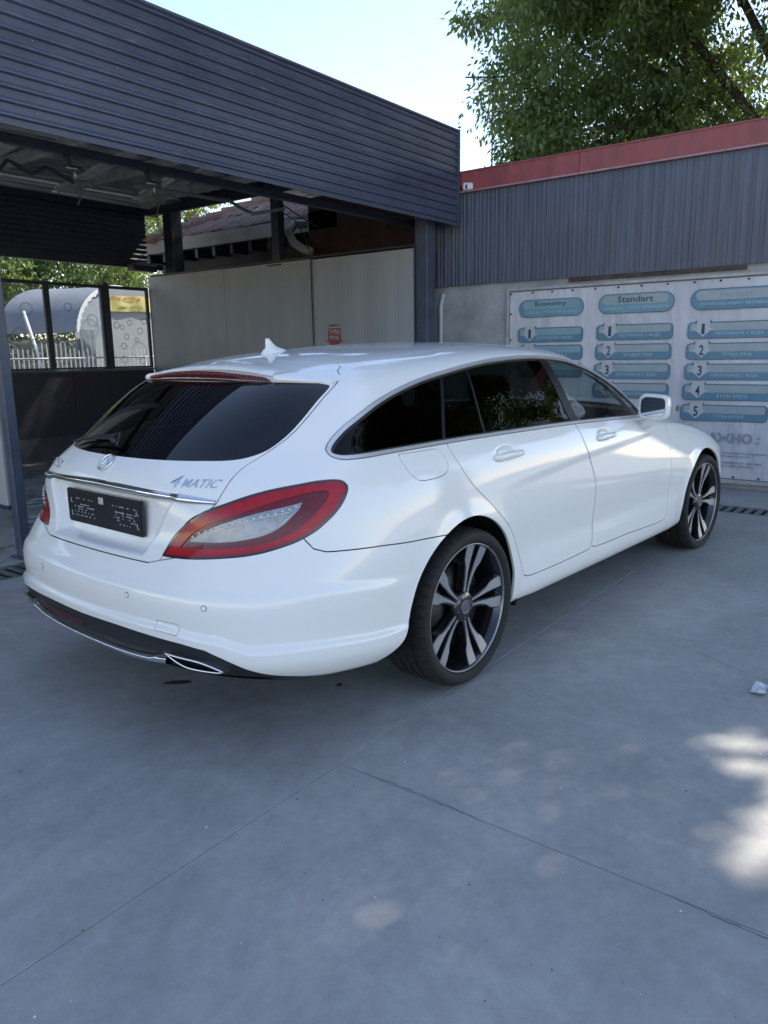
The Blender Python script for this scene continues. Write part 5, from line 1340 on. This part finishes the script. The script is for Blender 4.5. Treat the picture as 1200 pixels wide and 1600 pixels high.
for i in range(21):
    for j in range(6): vs.append((.085*i,.012*math.sin(i*.9+j*.5),-.17+.068*j-.010*math.sin(i*.5)))
b.add(vs,[(i*6+j,(i+1)*6+j,(i+1)*6+j+1,i*6+j+1) for i in range(20) for j in range(5)],0,True); b.build('cloth',pbr('yellow_vinyl',(.50,.44,.13),.5,noise=.15,nscale=4),YB)
YM=lambda x,z:Matrix(((1,0,0,x),(0,0,-1,-.02),(0,1,0,z),(0,0,0,1)))
text_obj('Под наем и','lettering',pbr('red_print',(.55,.12,.06),.5),YM(.14,.07),height=.085,width=.72,parent=YB,bold=.01)
text_obj('тел: 0899 5','lettering',pbr('dark_print',(.10,.12,.05),.5),YM(.30,-.12),height=.075,width=.60,parent=YB,bold=.01)
# picket fence
PF_=empty('picket_fence','white metal picket fence in front of the canvas tent','fence',(4.0,12.4,0))
M_WF=pbr('white_metal',(.40,.41,.42),.4)
b=MB(); b.box(0,6,-.012,.012,1.37,1.40); b.box(0,6,-.012,.012,.25,.28); b.build('rail',M_WF,PF_)
pk=None
for i in range(58):
    if pk is None:
        b=MB(); b.box(-.011,.011,-.028,-.012,.0,1.52); b.add([(-.011,-.028,1.52),(.011,-.028,1.52),(.011,-.012,1.52),(-.011,-.012,1.52),(0,-.02,1.57)],[(0,1,4),(1,2,4),(2,3,4),(3,0,4)]); pk=o=b.build('picket',M_WF,PF_)
    else: o=dup(pk,PF_)
    o.location=(.1*i+.05,0,random.uniform(-.02,.02)+(.12 if 14<i<22 else 0))
GR_=empty('white_handrail','long white tube rail beyond the bay windows','rail',(4.0,11.6,0))
b=MB(); b.tube([(-1,0,1.38),(2.05,0,1.38),(2.1,0,1.30)],.018,8); b.tube([(2.3,0,1.39),(5,0,1.39)],.018,8); b.tube([(-.5,0,0),(-.5,0,1.38)],.018,6); b.tube([(3.5,0,0),(3.5,0,1.38)],.018,6); b.build('tube',M_WF,GR_)

# ================================================================= TREES
def leafmat(name,c1,c2,trans):
    m=nmat(name); n=m.node_tree.nodes; l=m.node_tree.links; out=n['Material Output']; b=n['Principled BSDF']
    geo=n.new('ShaderNodeNewGeometry'); 
    at=n.new('ShaderNodeAttribute'); at.attribute_name='tone'
    r=n.new('ShaderNodeValToRGB'); r.color_ramp.elements[0].color=tuple(c1)+(1,); r.color_ramp.elements[1].color=tuple(c2)+(1,)
    l.new(at.outputs['Fac'],r.inputs[0]); l.new(r.outputs[0],b.inputs['Base Color']); b.inputs['Roughness'].default_value=.5
    b.inputs['Specular IOR Level'].default_value=.35
    t=n.new('ShaderNodeBsdfTranslucent'); mc=n.new('ShaderNodeMix'); mc.data_type='RGBA'; mc.blend_type='MULTIPLY'; mc.inputs[0].default_value=1; l.new(r.outputs[0],mc.inputs[6]); mc.inputs[7].default_value=tuple(trans)+(1,)
    l.new(mc.outputs[2],t.inputs[0]); mx=n.new('ShaderNodeMixShader'); mx.inputs[0].default_value=.38; l.new(b.outputs[0],mx.inputs[1]); l.new(t.outputs[0],mx.inputs[2]); l.new(mx.outputs[0],out.inputs[0]); return m
M_LEAF=leafmat('leaf_green',(.055,.092,.045),(.120,.175,.080),(2.8,2.6,.8)); M_LEAF2=leafmat('leaf_light_green',(.06,.10,.03),(.16,.20,.06),(2.2,2.0,.7))
M_BARK=pbr('bark',(.075,.062,.05),.9,noise=.5,nscale=9,bump=.8,bscale=25)
def make_tree(name,label,loc,lobes,trunk_h,trunk_r,nclump,per,leafL,leafW,seed,mat=M_LEAF,droop=.5,flat=.25,clr=(.35,.8),group=None):
    """lobes: list of (x,y,z,rx,ry,rz) ellipsoids in tree coordinates"""
    rs=np.random.RandomState(seed); t=empty(name,label,'tree',loc,0,group)
    vol=np.array([l_[3]*l_[4]*l_[5] for l_ in lobes])**.7; pick=rs.choice(len(lobes),nclump,p=vol/vol.sum())
    L_=np.array(lobes)[pick]; d=rs.normal(size=(nclump,3)); d/=np.linalg.norm(d,axis=1,keepdims=True); rr_=rs.uniform(.35,1.0,nclump)**.45
    Cc=L_[:,:3]+d*L_[:,3:6]*rr_[:,None]*(1+rs.normal(size=(nclump,1))*.06)
    cr=rs.uniform(clr[0],clr[1],nclump); ct=rs.uniform(0,1,nclump)
    idx=np.repeat(np.arange(nclump),per); N_=len(idx)
    off=rs.normal(size=(N_,3)); off/=np.linalg.norm(off,axis=1,keepdims=True); off*=(rs.uniform(0,1,N_)**.5)[:,None]*cr[idx][:,None]*np.array([1,1,.55])
    Pp=Cc[idx]+off
    # leaf axis: outward from clump and drooping
    out=off/np.maximum(np.linalg.norm(off,axis=1,keepdims=True),1e-6); axv=out*.7+rs.normal(size=(N_,3))*.5; axv[:,2]-=droop+.3*rs.uniform(size=N_); axv/=np.linalg.norm(axv,axis=1,keepdims=True)
    up=np.tile([0,0,1.],(N_,1))+rs.normal(size=(N_,3))*.55; sd_=np.cross(axv,up); sd_/=np.maximum(np.linalg.norm(sd_,axis=1,keepdims=True),1e-6); nn=np.cross(sd_,axv)
    Ls=leafL*rs.uniform(.6,1.25,N_)[:,None]; Ws=leafW*rs.uniform(.6,1.2,N_)[:,None]
    v0=Pp; v1=Pp+axv*Ls*.45+sd_*Ws*.5-nn*Ws*.12; v2=Pp+axv*Ls-nn*Ls*.10; v3=Pp+axv*Ls*.45-sd_*Ws*.5-nn*Ws*.12
    keep=np.ones(N_,bool); wp_=Pp+np.array(loc)
    for gx,gy,rad,thin in SUNGAPS:
        d0=wp_-np.array([gx,gy,0.]); al=d0@SDN; keep&=~((np.linalg.norm(d0-al[:,None]*SDN,axis=1)<rad)&(al>3)&(rs.uniform(size=N_)>thin))
    v0,v1,v2,v3=v0[keep],v1[keep],v2[keep],v3[keep]; idx=idx[keep]; N_=len(idx)
    V=np.stack([v0,v1,v2,v3],1).reshape(-1,3); F=(np.arange(N_)*4)[:,None]+np.array([[0,1,2,3]])
    me=bpy.data.meshes.new('crown'); me.vertices.add(len(V)); me.vertices.foreach_set('co',V.ravel()); me.loops.add(N_*4); me.loops.foreach_set('vertex_index',F.ravel().astype(np.int32)); me.polygons.add(N_); me.polygons.foreach_set('loop_start',(np.arange(N_)*4).astype(np.int32)); me.polygons.foreach_set('loop_total',np.full(N_,4,np.int32)); me.update(); me.validate()
    a=me.attributes.new('tone','FLOAT','POINT'); tone=np.clip(ct[idx]*.6+rs.uniform(0,1,N_)*.4,0,1); a.data.foreach_set('value',np.repeat(tone,4).astype(np.float32))
    link('crown',me,mat,t)
    b=MB(); rnd=random.Random(seed)
    b.tube([(0,0,-.2),(.05,.02,trunk_h*.4),(.1,.0,trunk_h*.75),(.0,.05,trunk_h)],[trunk_r*1.25,trunk_r,trunk_r*.85,trunk_r*.7],12)
    sel=[Cc[i] for i in rs.choice(nclump,min(60,nclump),replace=False)]
    for k,lb_ in enumerate(lobes):
        c0=Vector(lb_[:3]); s0=Vector((0,.05,trunk_h*rnd.uniform(.7,1))); mid=s0.lerp(c0,.5)+Vector((rnd.uniform(-.2,.2),rnd.uniform(-.2,.2),.2)); b.tube([s0,mid,c0],[trunk_r*.26,trunk_r*.16,trunk_r*.08],8)
    for c in sel:
        c=Vector(c); lb_=min(lobes,key=lambda l_:(Vector(l_[:3])-c).length); c0=Vector(lb_[:3]); s0=Vector((0,.05,trunk_h)).lerp(c0,rnd.uniform(.45,.95)); mid=s0.lerp(c,.5)+Vector((rnd.uniform(-.25,.25),rnd.uniform(-.25,.25),rnd.uniform(0,.3))); b.tube([s0,mid,c],[trunk_r*.16,trunk_r*.09,trunk_r*.03],5)
    b.build('trunk',M_BARK,t); return t
TREEQ=1.0
SDN=np.array(sd)
SUNGAPS=[(.0,-1.97,.13,.03),(-.12,-2.08,.13,.03),(-.28,-2.21,.14,.03),(-.46,-2.2,.15,.03),(-.57,-2.13,.12,.05),(-1.24,-1.50,.08,.40),(-1.34,-1.45,.09,.40),(-1.45,-1.41,.08,.45)]
make_tree('broadleaf_tree','huge dark green broadleaf tree towering behind the low building',(10.2,-.5,0),
  [(0,0,7.2,4.2,4.6,3.2),(-.2,3.1,5.9,2.6,1.9,2.1),(-.6,2.5,8.3,2.6,2.2,2.2),(-2.2,-2.2,7.0,3.4,3.4,2.6),(-1.0,0,10.0,4.2,4.4,2.6),(-3.2,-1.0,9.2,2.8,3.0,2.2),(1,-5,7.5,3.5,3.5,3.0),(-2.5,-5,8.6,3.4,3.4,2.8),(-.5,3.2,4.6,1.8,1.6,1.0),(-.4,4.7,9.6,2.0,1.9,1.4),(4,6,10.5,2.5,2.5,2.2)],
  4.2,.32,int(3300*TREEQ),165,.115,.048,21,droop=.55,clr=(.3,.65))
make_tree('broadleaf_tree','dark broadleaf tree right of the forecourt, beyond the end of the banner',(7.5,-7.5,0),
  [(0,0,7,3.6,3.6,3.0),(-1.5,1.8,9,3.4,3.4,2.5),(-2.5,-1.5,8.2,3.2,3.2,2.6),(.5,1.5,11,3.2,3.2,2.2),(-4.2,.8,7.8,2.3,2.3,1.6)],4,.3,int(700*TREEQ),110,.17,.07,22)
make_tree('slender_tree','slender light green tree beyond the tiled house, seen under the bay roof',(14.5,19.6,0),[(0,0,7.2,1.7,1.7,2.0),(.9,-.5,6.2,1.4,1.4,1.1),(-.6,.5,8.8,1.4,1.4,1.4)],5.2,.12,190,40,.13,.07,23,M_LEAF2,clr=(.15,.35))
for i,(x,y,lb_,seed) in enumerate(((5.2,19.5,'dark green tree behind the tent, leftmost through the bay opening',31),(8.6,21.5,'dark green tree rising over the middle of the canvas tent',32),(12.4,22.0,'dark green tree behind the right bay window',33),(1.6,19,'yellow green sunlit tree at the far left of the bay opening',34),(16.5,24,'distant green tree behind the tiled house',35),(-3,19,'broad tree far left behind the wash bays',36))):
    make_tree('background_tree',lb_,(x,y,0),[(0,0,4.6,2.4,2.2,2.6),(1.2,0,3.4,1.6,1.5,1.7),(-1.2,0,3.5,1.7,1.5,1.8),(0,.3,6.2,1.6,1.6,1.4)],2.6,.18,330,55,.17,.09,seed,M_LEAF if i not in (3,) else M_LEAF2,group='trees beyond the wash bay')
# television aerial in front of the big tree
b=MB(); b.tube([(8.6,3.9,3.4),(8.6,3.9,5.55)],.012,6); b.tube([(8.72,3.75,5.50),(8.45,4.30,5.54)],.012,6); tag(b.build('aerial',M_STEEL),'thin metal aerial sticking out left of the big tree','aerial')

# added leaf screen that darkens the sunlit view behind the fence
b=MB(); random.seed(2)
for i in range(3600):
    x=random.uniform(5.5,12.5); y=17.4+random.uniform(-.25,.5); z=random.uniform(0,1.95+.1*math.sin(x*3)); a=random.uniform(0,6.28); r=random.uniform(.05,.11); e=random.uniform(-.6,.6)
    d=Vector((math.cos(a),math.sin(a)*.4,e)); u_=Vector((random.uniform(-1,1),random.uniform(-.4,.4),random.uniform(-1,1))).normalized()
    p=Vector((x,y,z)); b.add([p,p+d*r+u_*r*.4,p+d*r*2,p+d*r-u_*r*.4],[(0,1,2,3)])
tag(b.build('dark_leaf_screen',pbr('screen_leaf',(.035,.055,.03),.6,noise=.3,nscale=6)),'added dark leaf screen behind the white picket fence','dark_leaf_screen')['kind']='stuff'
b=MB(); b.box(3,13,18.1,18.25,0,1.9); tag(b.build('dark_backdrop',pbr('backdrop_dark',(.05,.055,.06),.8,noise=.3)),'added dark backdrop behind the leaf screen and picket fence','wall')  # added backdrop, keeps the opening behind the fence dark
